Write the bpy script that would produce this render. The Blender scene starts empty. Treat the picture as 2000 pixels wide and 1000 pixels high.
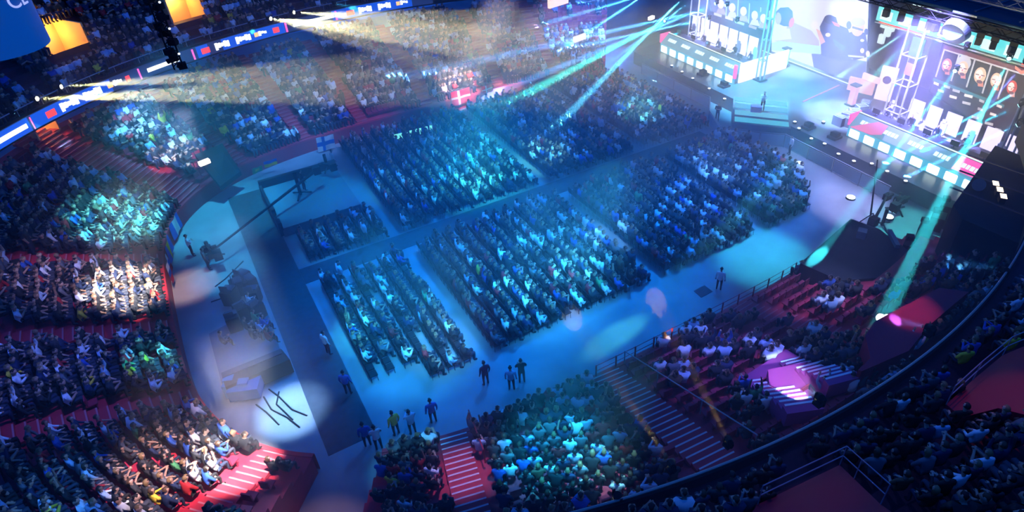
import bpy, bmesh, math, random
import numpy as np
from mathutils import Matrix, Vector

random.seed(11)
rng = np.random.default_rng(5)
sc = bpy.context.scene
COL = sc.collection

# ------------------------------------------------------------------ camera
F_PX, CX, CY, CAM_H = 1260.158, 1083.82, 452.81, 26.0
RC = np.array([[0.84849577, -0.52864144, -0.02435469],
               [-0.32581946, -0.48558403, -0.8112027],
               [0.41700912, 0.69623729, -0.58425767]])      # rows: camera right, down, forward (world axes)
cam_d = bpy.data.cameras.new('camera')
cam = bpy.data.objects.new('camera', cam_d); COL.objects.link(cam)
_r, _u, _b = RC[0], -RC[1], -RC[2]
cam.matrix_world = Matrix(((_r[0], _u[0], _b[0], 0), (_r[1], _u[1], _b[1], 0), (_r[2], _u[2], _b[2], CAM_H), (0, 0, 0, 1)))
cam_d.sensor_width = 36; cam_d.lens = F_PX / 2000 * 36
cam_d.shift_x = -(CX - 1000) / 2000; cam_d.shift_y = (CY - 500) / 2000
cam_d.clip_start = 0.5; cam_d.clip_end = 400
sc.camera = cam


def ray(px, py): return RC.T @ np.array([(px - CX) / F_PX, (py - CY) / F_PX, 1.0])
def lvl(px, py, z=0.0):
    """point at height z seen at photo position (px, py)"""
    w = ray(px, py); t = (z - CAM_H) / w[2]
    return Vector((w[0] * t, w[1] * t, z))
def onx(px, py, X):
    w = ray(px, py); t = X / w[0]
    return Vector((X, w[1] * t, w[2] * t + CAM_H))
def at_depth(px, py, d):
    w = ray(px, py); return Vector(w * d) + Vector((0, 0, CAM_H))
def proj(P):
    P = np.atleast_2d(np.asarray(P, float)) - np.array([0, 0, CAM_H])
    v = P @ RC.T
    return np.stack([F_PX * v[:, 0] / v[:, 2] + CX, F_PX * v[:, 1] / v[:, 2] + CY, v[:, 2]], 1)


# ------------------------------------------------------------------ world, exposure
w = bpy.data.worlds.new('hall_air'); sc.world = w; w.use_nodes = True
bg = w.node_tree.nodes['Background']
bg.inputs[0].default_value = (0.002, 0.055, 0.42, 1); bg.inputs[1].default_value = 1.3
vs = sc.view_settings
vs.view_transform = 'Standard'; vs.look = 'None'; vs.gamma = 1.0; vs.use_curve_mapping = False
vs.exposure = 0.12
sc.cycles.max_bounces = 4; sc.cycles.diffuse_bounces = 2; sc.cycles.glossy_bounces = 2


def aim(ob, t):
    ob.rotation_euler = (Vector(t) - ob.location).to_track_quat('-Z', 'Y').to_euler()
def spot(p, t, ang, e, c, blend=0.4, r=0.12):
    l = bpy.data.lights.new('spot', 'SPOT'); l.energy = e; l.color = c
    l.spot_size = math.radians(ang); l.spot_blend = blend; l.shadow_soft_size = r
    o = bpy.data.objects.new('spot', l); COL.objects.link(o); o.location = p; aim(o, t)
    return o
def area(p, t, sx, sy, e, c):
    l = bpy.data.lights.new('wash', 'AREA'); l.shape = 'RECTANGLE'; l.size = sx; l.size_y = sy; l.energy = e; l.color = c
    o = bpy.data.objects.new('wash', l); COL.objects.link(o); o.location = p; aim(o, t)
    return o

BLUE = (0.0, 0.20, 1.0); CYAN = (0.0, 0.62, 1.0); TEAL = (0.02, 1.0, 0.80); WHITE = (1, 0.93, 0.92)
VIOLET = (0.35, 0.30, 1.0); WARM = (1.0, 0.72, 0.50); YELLOW = (1.0, 0.88, 0.42); PINK = (1.0, 0.25, 0.5)
ICY = (0.05, 0.58, 1.0); PALE = (0.14, 0.48, 1.0)
RIG = 27.0
# unseen lamps added at plausible roof rig positions: (photo spot they light, level), lamp position, beam angle, watts, colour, edge softness
WASH = [
    # floor audience, soft blue base
    ((860, 560), 1, (22, 34, RIG), 38, 76e3, BLUE, .9), ((1180, 470), 1, (32, 30, RIG), 38, 80e3, BLUE, .9),
    ((1000, 310), 1, (34, 46, RIG), 34, 66e3, BLUE, .9), ((1450, 370), 1, (42, 28, RIG), 30, 78e3, (0.02, 0.19, 1.0), .9),
    ((640, 620), 0, (6, 34, RIG), 36, 44e3, BLUE, .9), ((800, 380), 1, (20, 48, RIG), 30, 54e3, BLUE, .9),
    ((1240, 620), 0, (24, 20, RIG), 30, 14e3, BLUE, .9), ((900, 760), 0, (8, 20, RIG), 26, 20e3, BLUE, .9),
    # bright icy pools picking out heads and shoulders
    ((1110, 520), 1, (14, 12, 26), 8, 230e3, ICY, .9), ((1010, 560), 1, (10, 12, 26), 7, 100e3, ICY, .9), ((1190, 455), 1, (16, 12, 26), 8, 90e3, PALE, .9),
    ((935, 350), 1, (12, 22, 26), 9, 110e3, (0.06, 0.85, 0.95), .9), ((1060, 300), 1, (16, 22, 26), 9, 80e3, (0.2, 0.95, 0.95), .9), ((760, 360), 1, (12, 24, 26), 9, 40e3, ICY, .9),
    ((1250, 215), 1, (22, 26, 26), 9, 150e3, (0.15, 0.9, 1.0), .9), ((1400, 330), 1, (24, 16, 26), 10, 90e3, (0.12, 0.42, 1.0), .9), ((700, 640), 1, (6, 14, 26), 7, 45e3, (0.06, 0.85, 0.95), .9),
    ((860, 660), 1, (8, 12, 26), 10, 45e3, (0.2, 0.65, 1.0), .9), ((1520, 390), 1, (28, 14, 26), 8, 50e3, (0.14, 0.3, 1.0), .9),
    ((1060, 540), 1, (12, 10, 26), 22, 120e3, (0.03, 0.42, 1.0), .9), ((930, 330), 1, (10, 22, 26), 20, 130e3, (0.02, 0.62, 0.9), .9), ((1400, 380), 1, (26, 14, 26), 18, 55e3, (0.03, 0.2, 1.0), .9),
    ((800, 650), 1, (4, 12, 26), 20, 75e3, (0.03, 0.48, 1.0), .9), ((640, 470), 1, (6, 24, 26), 9, 30e3, (0.03, 0.4, 1.0), .9),
    # open floor
    ((1490, 500), 0, (36, 24, RIG), 15, 90e3, (0.04, 0.72, 1.0), .9), ((1205, 655), 0, (46, 25, 10.6), 3.6, 200e3, (0.12, 1.0, 0.85), .9),
    ((1590, 330), 0, (40, 26, RIG), 20, 85e3, (0.30, 0.40, 1.0), .9), ((1660, 400), 0, (40, 22, RIG), 15, 95e3, (0.42, 0.48, 1.0), .9), ((1770, 440), 0, (40, 18, RIG), 13, 75e3, (0.08, 0.75, 0.75), .9),
    ((430, 420), 0, (4, 42, RIG), 26, 70e3, (0.04, 0.58, 1.0), .9), ((600, 370), 1, (8, 46, RIG), 22, 40e3, (0.0, 0.40, 1.0), .9), ((450, 530), 0, (2, 38, RIG), 12, 60e3, (0.02, 0.5, 1.0), .9),
    ((572, 800), 0, (0, 26, RIG), 9, 170e3, (0.32, 0.62, 1.0), .8), ((368, 560), 0, (-2, 34, RIG), 9, 36e3, (1.0, 0.6, 0.45), .9), ((470, 820), 0, (-2, 26, RIG), 10, 18e3, (0.9, 0.6, 0.7), .9),
    # stands
    ((245, 535), 4, (2, 22, 26), 9.5, 330e3, WHITE, .9), ((150, 520), 4, (2, 24, 26), 16, 22e3, (0.6, 0.5, 1.0), .9), ((460, 880), 3, (2, 12, 26), 9, 300e3, (1, 0.93, 0.97), .8), ((335, 920), 3, (2, 12, 26), 12, 80e3, (1, 0.75, 0.8), .9),
    ((230, 400), 4, (4, 36, RIG), 14, 190e3, (0.08, 0.78, 1.0), .9), ((300, 680), 3, (2, 26, RIG), 7, 65e3, (0.05, 0.75, 1.0), .9), ((130, 960), 4, (2, 14, RIG), 10, 26e3, (0.06, 0.3, 1.0), .9),
    ((120, 720), 4, (2, 24, RIG), 24, 18e3, (0.14, 0.2, 1.0), .9), ((310, 270), 4, (8, 44, RIG), 15, 120e3, (0.05, 0.45, 1.0), .9), ((520, 990), 3, (4, 16, RIG), 7, 30e3, (0.1, 0.7, 1.0), .9),
    ((560, 220), 4, (12, 40, RIG), 20, 80e3, (0.08, 0.36, 1.0), .9), ((700, 180), 4, (20, 40, RIG), 20, 40e3, (0.25, 0.35, 1.0), .9), ((905, 150), 3, (26, 34, RIG), 8.5, 420e3, (1, 0.85, 0.95), .8), ((1010, 140), 3, (30, 36, RIG), 7, 120e3, (1, 0.8, 0.9), .9),
    ((1080, 880), 4, (8, 10, RIG), 14, 110e3, (0.02, 0.50, 1.0), .9), ((1180, 900), 5, (10, 8, 26), 8, 55e3, (0.2, 0.75, 1.0), .9), ((1420, 680), 4, (18, 14, RIG), 18, 26e3, (0.18, 0.2, 1.0), .9),
    ((1545, 725), 5, (18, 12, RIG), 8, 6e3, (0.8, 0.4, 1.0), .9), ((905, 900), 3, (8, 16, RIG), 10, 22e3, (0.6, 0.45, 1.0), .9), ((800, 860), 2, (6, 16, RIG), 9, 26e3, (0.1, 0.6, 1.0), .9),
    ((1620, 560), 3, (28, 16, RIG), 16, 34e3, (0.4, 0.45, 1.0), .9), ((620, 960), 3, (4, 18, RIG), 10, 14e3, (1.0, 0.5, 0.5), .9), ((1770, 610), 6, (24, 12, RIG), 9, 10e3, (0.8, 0.4, 0.8), .9),
    # stage
    ((1500, 180), 1, (40, 38, 22), 34, 240e3, (0.10, 0.58, 1.0), .9), ((1790, 260), 2, (42, 24, 20), 30, 420e3, (0.30, 0.28, 1.0), .9),
    ((1400, 90), 2, (42, 44, 20), 26, 330e3, (0.40, 0.48, 1.0), .9), ((1640, 230), 1, (42, 30, 20), 22, 420e3, (0.30, 0.45, 1.0), .9), ((1560, 140), 1, (46, 38, 20), 18, 160e3, (0.45, 0.8, 1.0), .9),
    ((1150, 50), 4, (40, 44, 22), 34, 230e3, (0.06, 0.24, 1.0), .9), ((1720, 80), 6, (46, 34, 18), 26, 25e3, (0.3, 0.3, 1.0), .9),
    # upper stands, barely lit
    ((150, 60), 10, (10, 48, 30), 40, 6e3, (0.1, 0.2, 0.9), .9), ((550, 20), 9, (16, 48, 30), 30, 7e3, (0.15, 0.25, 0.9), .9), ((1800, 860), 9, (16, 14, 30), 60, 2.2e3, (0.1, 0.28, 0.9), .9), ((1985, 770), 10, (22, 10, 24), 16, 1.1e3, (1.0, 0.3, 0.35), .9), ((1580, 985), 9, (12, 10, 24), 14, 0.3e3, (1.0, 0.3, 0.4), .9),
]
for (px, py), z, p, a, e, c, bl in WASH: spot(p, lvl(px, py, z), a, e, c, bl)


# ------------------------------------------------------------------ materials
MATS = {}
def mat(name, col, rough=0.7, metal=0.0, noise=0.0, scale=6.0, spec=0.3):
    if name in MATS: return MATS[name]
    m = bpy.data.materials.new(name); m.use_nodes = True
    nt = m.node_tree; b = nt.nodes['Principled BSDF']
    b.inputs['Base Color'].default_value = (*col, 1); b.inputs['Roughness'].default_value = rough
    b.inputs['Metallic'].default_value = metal; b.inputs['Specular IOR Level'].default_value = spec
    if noise:
        n = nt.nodes.new('ShaderNodeTexNoise'); n.inputs['Scale'].default_value = scale; n.inputs['Detail'].default_value = 5
        tc = nt.nodes.new('ShaderNodeTexCoord'); nt.links.new(tc.outputs['Object'], n.inputs['Vector'])
        cr = nt.nodes.new('ShaderNodeValToRGB')
        cr.color_ramp.elements[0].position = 0.3; cr.color_ramp.elements[1].position = 0.7
        cr.color_ramp.elements[0].color = (*[v * (1 - noise) for v in col], 1)
        cr.color_ramp.elements[1].color = (*[min(1, v * (1 + noise)) for v in col], 1)
        nt.links.new(n.outputs['Fac'], cr.inputs['Fac']); nt.links.new(cr.outputs['Color'], b.inputs['Base Color'])
    MATS[name] = m; return m
def glow(name, col, s=1.0):
    if name in MATS: return MATS[name]
    m = bpy.data.materials.new(name); m.use_nodes = True; nt = m.node_tree
    b = nt.nodes['Principled BSDF']; b.inputs['Base Color'].default_value = (0.02, 0.02, 0.02, 1)
    b.inputs['Emission Color'].default_value = (*col, 1); b.inputs['Emission Strength'].default_value = s
    MATS[name] = m; return m

CONC = mat('hall_concrete', (0.25, 0.265, 0.28), 0.55, noise=0.18, scale=0.6)
CARPET = mat('black_carpet', (0.060, 0.064, 0.072), 0.9, noise=0.25, scale=3)
RED = mat('red_stand_paint', (0.46, 0.020, 0.045), 0.55, noise=0.15, scale=2)
REDSTEP = mat('red_step', (0.50, 0.03, 0.05), 0.6)
NOSING = mat('pale_nosing', (0.62, 0.55, 0.55), 0.6); REDNOSE = mat('red_nosing', (0.55, 0.16, 0.19), 0.6)
DARKRED = mat('dark_red', (0.16, 0.012, 0.025), 0.7)
BLACK = mat('black_matt', (0.012, 0.012, 0.014), 0.8)
DRAPE = mat('black_drape', (0.018, 0.020, 0.026), 0.9, noise=0.3, scale=1.5)
STEEL = mat('steel', (0.55, 0.56, 0.58), 0.35, 0.9)
PALESTEEL = mat('pale_truss', (0.33, 0.34, 0.36), 0.45, 0.2)
DECK = mat('stage_deck', (0.10, 0.11, 0.13), 0.28, noise=0.2, scale=1.0, spec=0.5)
GREYWALL = mat('grey_panel', (0.20, 0.21, 0.23), 0.6)


# ------------------------------------------------------------------ mesh helpers
def link(name, bm, m=None, parent=None, mats=None):
    me = bpy.data.meshes.new(name); bm.normal_update(); bm.to_mesh(me); bm.free()
    for k in (mats or ([m] if m else [])): me.materials.append(k)
    o = bpy.data.objects.new(name, me); COL.objects.link(o)
    if parent: o.parent = parent
    return o
def tag(o, label=None, cat=None, group=None, kind=None):
    if label: o['label'] = label
    if cat: o['category'] = cat
    if group: o['group'] = group
    if kind: o['kind'] = kind
    return o
def thing(name, label, cat, loc=(0, 0, 0), rz=0.0, group=None):
    o = bpy.data.objects.new(name, None); COL.objects.link(o); o.empty_display_size = 0.2
    o.location = loc; o.rotation_euler = (0, 0, rz)
    return tag(o, label, cat, group)
def struct(name, bm, m=None, mats=None):
    return tag(link(name, bm, m, mats=mats), kind='structure')
def box(bm, c, s, rz=0.0, mi=0, rot=None):
    M = Matrix.Translation(c) @ (rot.to_4x4() if rot is not None else Matrix.Rotation(rz, 4, 'Z')) @ Matrix.Diagonal((*s, 1))
    r = bmesh.ops.create_cube(bm, size=1, matrix=M)
    if mi:
        for f in {f for v in r['verts'] for f in v.link_faces}: f.material_index = mi
    return r['verts']
def bar(bm, a, b, r=0.03, n=6, r2=None, mi=0):
    a, b = Vector(a), Vector(b); d = b - a
    M = Matrix.Translation((a + b) / 2) @ d.to_track_quat('Z', 'Y').to_matrix().to_4x4()
    q = bmesh.ops.create_cone(bm, cap_ends=True, segments=n, radius1=r, radius2=r if r2 is None else r2, depth=d.length, matrix=M)
    if mi:
        for f in {f for v in q['verts'] for f in v.link_faces}: f.material_index = mi
def poly(bm, pts, mi=0):
    f = bm.faces.new([bm.verts.new(p) for p in pts]); f.material_index = mi; return f
def slab(bm, pts, h, mi=0):
    """prism: polygon pts (3d, roughly level) extruded down by h"""
    top = [bm.verts.new(p) for p in pts]; bot = [bm.verts.new((p[0], p[1], p[2] - h)) for p in pts]
    n = len(pts); fs = [bm.faces.new(top), bm.faces.new(bot[::-1])]
    for i in range(n): fs.append(bm.faces.new((top[i], bot[i], bot[(i + 1) % n], top[(i + 1) % n])))
    for f in fs: f.material_index = mi
    bmesh.ops.recalc_face_normals(bm, faces=fs)
def truss(bm, a, b, wd=0.4, r=0.03, step=0.6, up=Vector((0, 0, 1)), ladder=False):
    """box truss: four chords and zigzag lacing"""
    a, b = Vector(a), Vector(b); d = (b - a); L = d.length; d.normalize()
    s = d.cross(up)
    if s.length < 0.1: s = d.cross(Vector((1, 0, 0)))
    s.normalize(); t = s.cross(d)
    cs = [s * wd / 2 + t * wd / 2, s * wd / 2 - t * wd / 2, -s * wd / 2 - t * wd / 2, -s * wd / 2 + t * wd / 2]
    for c in cs: bar(bm, a + c, b + c, r, 5)
    n = max(2, int(L / step))
    for i in range(n):
        for k in range(4):
            c0, c1 = (cs[k], cs[(k + 1) % 4]) if i % 2 else (cs[(k + 1) % 4], cs[k])
            if ladder: bar(bm, a + d * L * i / n + c0, a + d * L * i / n + c1, r * 0.7, 4); continue
            bar(bm, a + d * L * i / n + c0, a + d * L * (i + 1) / n + c1, r * 0.6, 4)


# ------------------------------------------------------------------ the bowl
# inner wall: rounded oval around the hall floor; every seat row follows it
WX, WY, WA, WB, WN = 18.5, 35.4, 23.2, 17.4, 3.4
_t = np.linspace(0, 2 * np.pi, 8001)
_cx = np.sign(np.cos(_t)) * np.abs(np.cos(_t)) ** (2 / WN); _sy = np.sign(np.sin(_t)) * np.abs(np.sin(_t)) ** (2 / WN)
WPX, WPY = WX + WA * _cx, WY + WB * _sy
# start near the stage on the camera side, run clockwise past the left end, to the far side
k0 = int(np.argmin((WPX - 33.0) ** 2 + (WPY - 19.6) ** 2))
idx = (k0 - np.arange(8001)) % 8000
WPX, WPY = WPX[idx], WPY[idx]
kend = next(i for i in range(2000, 8001) if WPY[i] > 36 and WPX[i] > 36.5)
WPX, WPY = WPX[:kend], WPY[:kend]
WS = np.r_[0, np.cumsum(np.hypot(np.diff(WPX), np.diff(WPY)))]
def out_angle(x, y):
    dev = np.interp(abs(x - WX), [0, 6, 13.4, 20.1, 22.4, 23.2], [0, 6, 14, 47, 78, 90])
    dev = dev * np.sign(WX - x)          # degrees away from straight across, towards the left end
    return math.radians(90 + dev) if y > WY else math.radians(-90 - dev)
WANG = np.unwrap([out_angle(x, y) for x, y in zip(WPX, WPY)])
# smooth the direction a little
kk = 61; WANG = np.convolve(np.pad(WANG, kk // 2, mode='edge'), np.ones(kk) / kk, 'valid')
SMAX = WS[-1]
def wall_at(s): return np.interp(s, WS, WPX), np.interp(s, WS, WPY), np.interp(s, WS, WANG)
def bowl(s, d, z=0.0):
    x, y, a = wall_at(s); return Vector((x + math.cos(a) * d, y + math.sin(a) * d, z))
def s_of(x, y):
    i = int(np.argmin((WPX - x) ** 2 + (WPY - y) ** 2)); return WS[i]
ROW, RISE, D0, Z0, NROW = 0.78, 0.315, 0.55, 1.15, 14
TUNNEL = (s_of(2.6, 20.3), s_of(-0.2, 21.3))                          # players' way in, at the end of the long carpet

# ring of the upper tier
EX, EY, EA, EB, EZ = 18.0, 35.6, 34.5, 28.4, 8.0
def ring(th, d=0.0, z=EZ):
    x, y = EA * math.cos(th), EB * math.sin(th)
    n = Vector((x / EA ** 2, y / EB ** 2, 0)).normalized()
    return Vector((EX + x + n.x * d, EY + y + n.y * d, z))
def ring_th(x, y): return math.atan2((y - EY) / EB, (x - EX) / EA)
UROW, URISE, UZ0, UNROW = 0.80, 0.48, 7.55, 19

def tier_pt(px, py, up=0.12):
    w = ray(px, py); s = 8.0 / np.linalg.norm(w)
    while s < 200:
        P = Vector(w * s) + Vector((0, 0, CAM_H)); e = math.hypot((P.x - EX) / EA, (P.y - EY) / EB)
        if e > 1 and P.z < UZ0 + URISE / UROW * (e - 1) * 31 + up: return P
        s += 0.004
    return P
# floor
bm = bmesh.new(); poly(bm, [(-30, -10, 0), (75, -10, 0), (75, 85, 0), (-30, 85, 0)]); struct('floor', bm, CONC)

# inner wall (dasher) in two stretches, leaving the tunnel open
def wall_strip(s0, s1, name):
    bm = bmesh.new(); n = max(2, int((s1 - s0) / 0.4)); prev = None
    for i in range(n + 1):
        s = s0 + (s1 - s0) * i / n
        ps = [bm.verts.new(bowl(s, d, z)) for d, z in ((0, 0), (0, 1.05), (0.02, 1.2), (0.22, 1.2), (0.22, 0.0))]
        if prev:
            for k in range(4):
                f = bm.faces.new((prev[k], ps[k], ps[k + 1], prev[k + 1])); f.material_index = 1 if k in (1, 2) else 0
        prev = ps
    return struct(name, bm, mats=[mat('wall_board', (0.34, 0.035, 0.06), 0.5), REDSTEP])
wall_strip(0, TUNNEL[0], 'wall_near')
wall_strip(TUNNEL[1], SMAX, 'wall_far')

# lower stand: one stepped surface each side of the tunnel
def tier_strip(s0, s1, name):
    prof = [(0.22, Z0)]
    for k in range(NROW):
        d = D0 + ROW * k
        prof += [(d - 0.25, Z0 + RISE * k), (d - 0.25 + ROW, Z0 + RISE * k)]
    prof2 = [(0.22, Z0)]
    for k in range(NROW):
        prof2 += [(0.30 + ROW * k, Z0 + RISE * k), (0.30 + ROW * (k + 1), Z0 + RISE * k)]
    bm = bmesh.new(); n = max(2, int((s1 - s0) / 0.5)); prev = None
    for i in range(n + 1):
        s = s0 + (s1 - s0) * i / n
        vs_ = [bm.verts.new(bowl(s, d, z)) for d, z in prof2]
        if i in (0, n):
            base = [bm.verts.new(bowl(s, d, 0)) for d, z in prof2]
            for k in range(len(prof2) - 1):
                bm.faces.new((vs_[k], vs_[k + 1], base[k + 1], base[k]))
        if prev:
            for k in range(len(prof2) - 1):
                f = bm.faces.new((prev[k], vs_[k], vs_[k + 1], prev[k + 1]))
        prev = vs_
    return struct(name, bm, RED)
tier_strip(0, TUNNEL[0], 'floor_near_stand')
tier_strip(TUNNEL[1], SMAX, 'floor_far_stand')
def row_pt(s, k, off=0.0): return bowl(s, 0.30 + ROW * (k + 0.5) + off, Z0 + RISE * k)

# stairs through the lower stand: base position, width, red steps with pale edges
STAIRS = []
def stair(x, y, wd, k1=NROW, dark=False, pale=False):
    s = s_of(x, y); STAIRS.append((s, wd, k1))
    bm = bmesh.new()
    for j in range(k1 * 2):
        d = 0.30 + ROW * j / 2; z = Z0 + RISE * (j + 1) / 2
        c = bowl(s, d + ROW / 4, z - 0.1); a = float(wall_at(s)[2])
        box(bm, c, (ROW / 2, wd, 0.2), a)
        e = bowl(s, d + 0.035, z + 0.004); box(bm, e, (0.07, wd * 0.96, 0.012), a, mi=1)
    struct('floor_steps', bm, mats=[DARKRED if dark else REDSTEP, NOSING if pale else REDNOSE])
stair(13.3, 17.9, 1.7, 12, pale=True)
stair(5.5, 19.3, 1.3, pale=True)
stair(-1.6, 22.2, 1.3)
stair(-3.9, 27.7, 1.2)
stair(-4.6, 33.8, 1.2)
stair(-3.9, 41.0, 1.1)
stair(-1.6, 48.0, 2.6)
stair(2.6, 50.4, 1.0)
stair(7.5, 51.9, 1.0)
stair(12.5, 52.6, 1.0)
stair(18.4, 52.8, 1.2)
stair(25.9, 52.8, 1.1)
stair(31.5, 51.5, 1.1)
stair(22.5, 17.9, 1.2, 8)

# upper tier: fascia, parapet, stepped rows
bm = bmesh.new(); prev = None; NT = 300
prof = [(0.9, 6.5), (0.0, 6.7), (0.0, EZ), (0.18, EZ), (0.18, UZ0)]
for k in range(UNROW): prof += [(0.7 + UROW * k, UZ0 + URISE * k), (0.7 + UROW * (k + 1), UZ0 + URISE * k)]
prof.append((0.7 + UROW * UNROW, UZ0 + URISE * UNROW + 4))
for i in range(NT + 1):
    th = 2 * math.pi * i / NT
    x = ring(th)
    vs_ = [bm.verts.new(ring(th, d, z)) for d, z in prof]
    if prev:
        for k in range(len(prof) - 1):
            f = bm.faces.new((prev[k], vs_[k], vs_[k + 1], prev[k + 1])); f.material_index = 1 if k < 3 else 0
    prev = vs_
# open where the stage stands
dead = [f for f in bm.faces if f.calc_center_median().x > 42 and abs(f.calc_center_median().y - 33) < 22]
bmesh.ops.delete(bm, geom=dead, context='FACES')
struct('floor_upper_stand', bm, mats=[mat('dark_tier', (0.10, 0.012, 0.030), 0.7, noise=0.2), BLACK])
# ------------------------------------------------------------------ people
def skin_mesh(J, E_, root, sub, nm):
    """grow one continuous body over a skeleton: J joint -> (pos, radius), E_ bones"""
    names = list(J); bm = bmesh.new(); lay = bm.verts.layers.skin.verify(); V = {}
    for n in names:
        v = bm.verts.new(J[n][0]); v[lay].radius = (J[n][1], J[n][1]); v[lay].use_root = (n == root); V[n] = v
    for a, b in E_: bm.edges.new((V[a], V[b]))
    me = bpy.data.meshes.new(nm); bm.to_mesh(me); bm.free()
    o = bpy.data.objects.new(nm, me); COL.objects.link(o)
    m = o.modifiers.new('s', 'SKIN'); m.use_smooth_shade = True
    if sub: q = o.modifiers.new('u', 'SUBSURF'); q.levels = sub; q.render_levels = sub
    dg = bpy.context.evaluated_depsgraph_get(); dg.update()
    r = bpy.data.meshes.new_from_object(o.evaluated_get(dg))
    bpy.data.objects.remove(o); bpy.data.meshes.remove(me)
    return r

SEATED = ('lap', 'lean', 'phone', 'clap', 'arms_up')
def skeleton(pose, hands):
    st = pose.startswith('stand')
    hz = 0.93 if st else 0.52
    lean = {'lean': 0.30, 'phone': 0.12, 'lap': -0.05, 'clap': 0.05, 'arms_up': -0.02}.get(pose, 0.03)
    def T(x, y, z):                       # torso points, leaning about the hips
        c, s = math.cos(lean), math.sin(lean)
        return (x * c + z * s, y, hz + z * c - x * s)
    J = {'pelvis': ((0, 0, hz), 0.15), 'waist': (T(-0.01, 0, 0.19), 0.145), 'chest': (T(-0.01, 0, 0.38), 0.168),
         'throat': (T(-0.01, 0, 0.53), 0.062), 'neck': (T(0.0, 0, 0.585), 0.052), 'skull': (T(0.025, 0, 0.70), 0.105), 'crown': (T(0.015, 0, 0.79), 0.075),
         'nose': (T(0.125, 0, 0.685), 0.016)}
    E_ = [('pelvis', 'waist'), ('waist', 'chest'), ('chest', 'throat'), ('throat', 'neck'), ('neck', 'skull'), ('skull', 'crown')]
    if hands: E_.append(('skull', 'nose'))
    else: J.pop('nose')
    cls = {}
    for sd, sg in (('L', 1), ('R', -1)):
        J['shoulder' + sd] = (T(-0.02, 0.215 * sg, 0.46), 0.080)
        arms = {'lap': ((0.06, .25, .22), (.26, .14, .11)), 'lean': ((0.20, .27, .20), (.36, .12, .02)), 'phone': ((0.10, .24, .20), (.32, .07, .30)),
                'clap': ((0.12, .26, .26), (.34, .05, .40)), 'arms_up': ((0.08, .30, .62), (.12, .24, .92)),
                'stand_rest': ((-0.04, .27, .20), (.06, .27, -.05)), 'stand_clap': ((0.12, .26, .26), (.34, .05, .40)), 'stand_cross': ((0.10, .27, .22), (.24, -.02, .30))}
        e, wv = arms[pose]
        e = T(e[0], e[1] * sg, e[2]); wv = T(wv[0], wv[1] * sg, wv[2])
        J['elbow' + sd] = (e, 0.056); J['wrist' + sd] = (wv, 0.032)
        d = (Vector(wv) - Vector(e)).normalized()
        p = Vector(wv) + d * 0.075; J['palm' + sd] = (tuple(p), 0.036)
        E_ += [('chest', 'shoulder' + sd), ('shoulder' + sd, 'elbow' + sd), ('elbow' + sd, 'wrist' + sd), ('wrist' + sd, 'palm' + sd)]
        if hands:                          # four fingers of unequal length, bent once, and a thumb off the side
            side = d.cross(Vector((0, 0, 1)))
            if side.length < 0.2: side = Vector((0, 1, 0))
            side.normalize(); curl = side.cross(d) * -1
            for q, (off, ln) in enumerate(((-0.028, .075), (-0.009, .085), (0.010, .080), (0.028, .062))):
                a = p + side * off + d * (0.03 + ln * 0.5); b = a + d * ln * 0.35 + curl * ln * 0.35
                J[f'f{q}a{sd}'] = (tuple(a), 0.0088); J[f'f{q}b{sd}'] = (tuple(b), 0.0078)
                E_ += [('palm' + sd, f'f{q}a{sd}'), (f'f{q}a{sd}', f'f{q}b{sd}')]
            a = Vector(wv) + d * 0.035 - side * sg * 0.052; b = a + d * 0.045 - side * sg * 0.012
            J['ta' + sd] = (tuple(a), 0.0105); J['tb' + sd] = (tuple(b), 0.009); E_ += [('wrist' + sd, 'ta' + sd), ('ta' + sd, 'tb' + sd)]
        if st:
            J['hip' + sd] = ((0, 0.10 * sg, hz - 0.08), 0.098); J['knee' + sd] = ((0.02, 0.11 * sg, 0.50), 0.068)
            J['ankle' + sd] = ((-0.02, 0.12 * sg, 0.09), 0.046); J['toe' + sd] = ((0.15, 0.14 * sg, 0.045), 0.038)
        else:
            J['hip' + sd] = ((0.05, 0.10 * sg, hz - 0.02), 0.092); J['knee' + sd] = ((0.45, 0.14 * sg, 0.53), 0.066)
            J['ankle' + sd] = ((0.40, 0.14 * sg, 0.10), 0.046); J['toe' + sd] = ((0.55, 0.16 * sg, 0.045), 0.038)
        E_ += [('pelvis', 'hip' + sd), ('hip' + sd, 'knee' + sd), ('knee' + sd, 'ankle' + sd), ('ankle' + sd, 'toe' + sd)]
    return J, E_
def bone_class(a, b, long_sleeve):
    s = a + b
    if any(k in s for k in ('palm', 'f0', 'f1', 'f2', 'f3', 'ta', 'tb')): return 0
    if 'nose' in s or 'neck' in s or 'skull' in s: return 0
    if 'elbow' in s and 'wrist' in s: return 1 if long_sleeve else 0
    if 'toe' in s: return 3
    if 'hip' in s or 'knee' in s or 'ankle' in s: return 2
    return 1
def classify(co, J, E_, long_sleeve):
    best = np.full(len(co), 1e9); out = np.zeros(len(co), int)
    for a, b in E_:
        A, B = np.array(J[a][0]), np.array(J[b][0]); d = B - A
        t = np.clip(((co - A) @ d) / (d @ d), 0, 1)
        r = J[a][1] * (1 - t) + J[b][1] * t
        dist = np.linalg.norm(co - A - t[:, None] * d, axis=1) - r
        m = dist < best; best[m] = dist[m]; out[m] = bone_class(a, b, long_sleeve)
    return out

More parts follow.
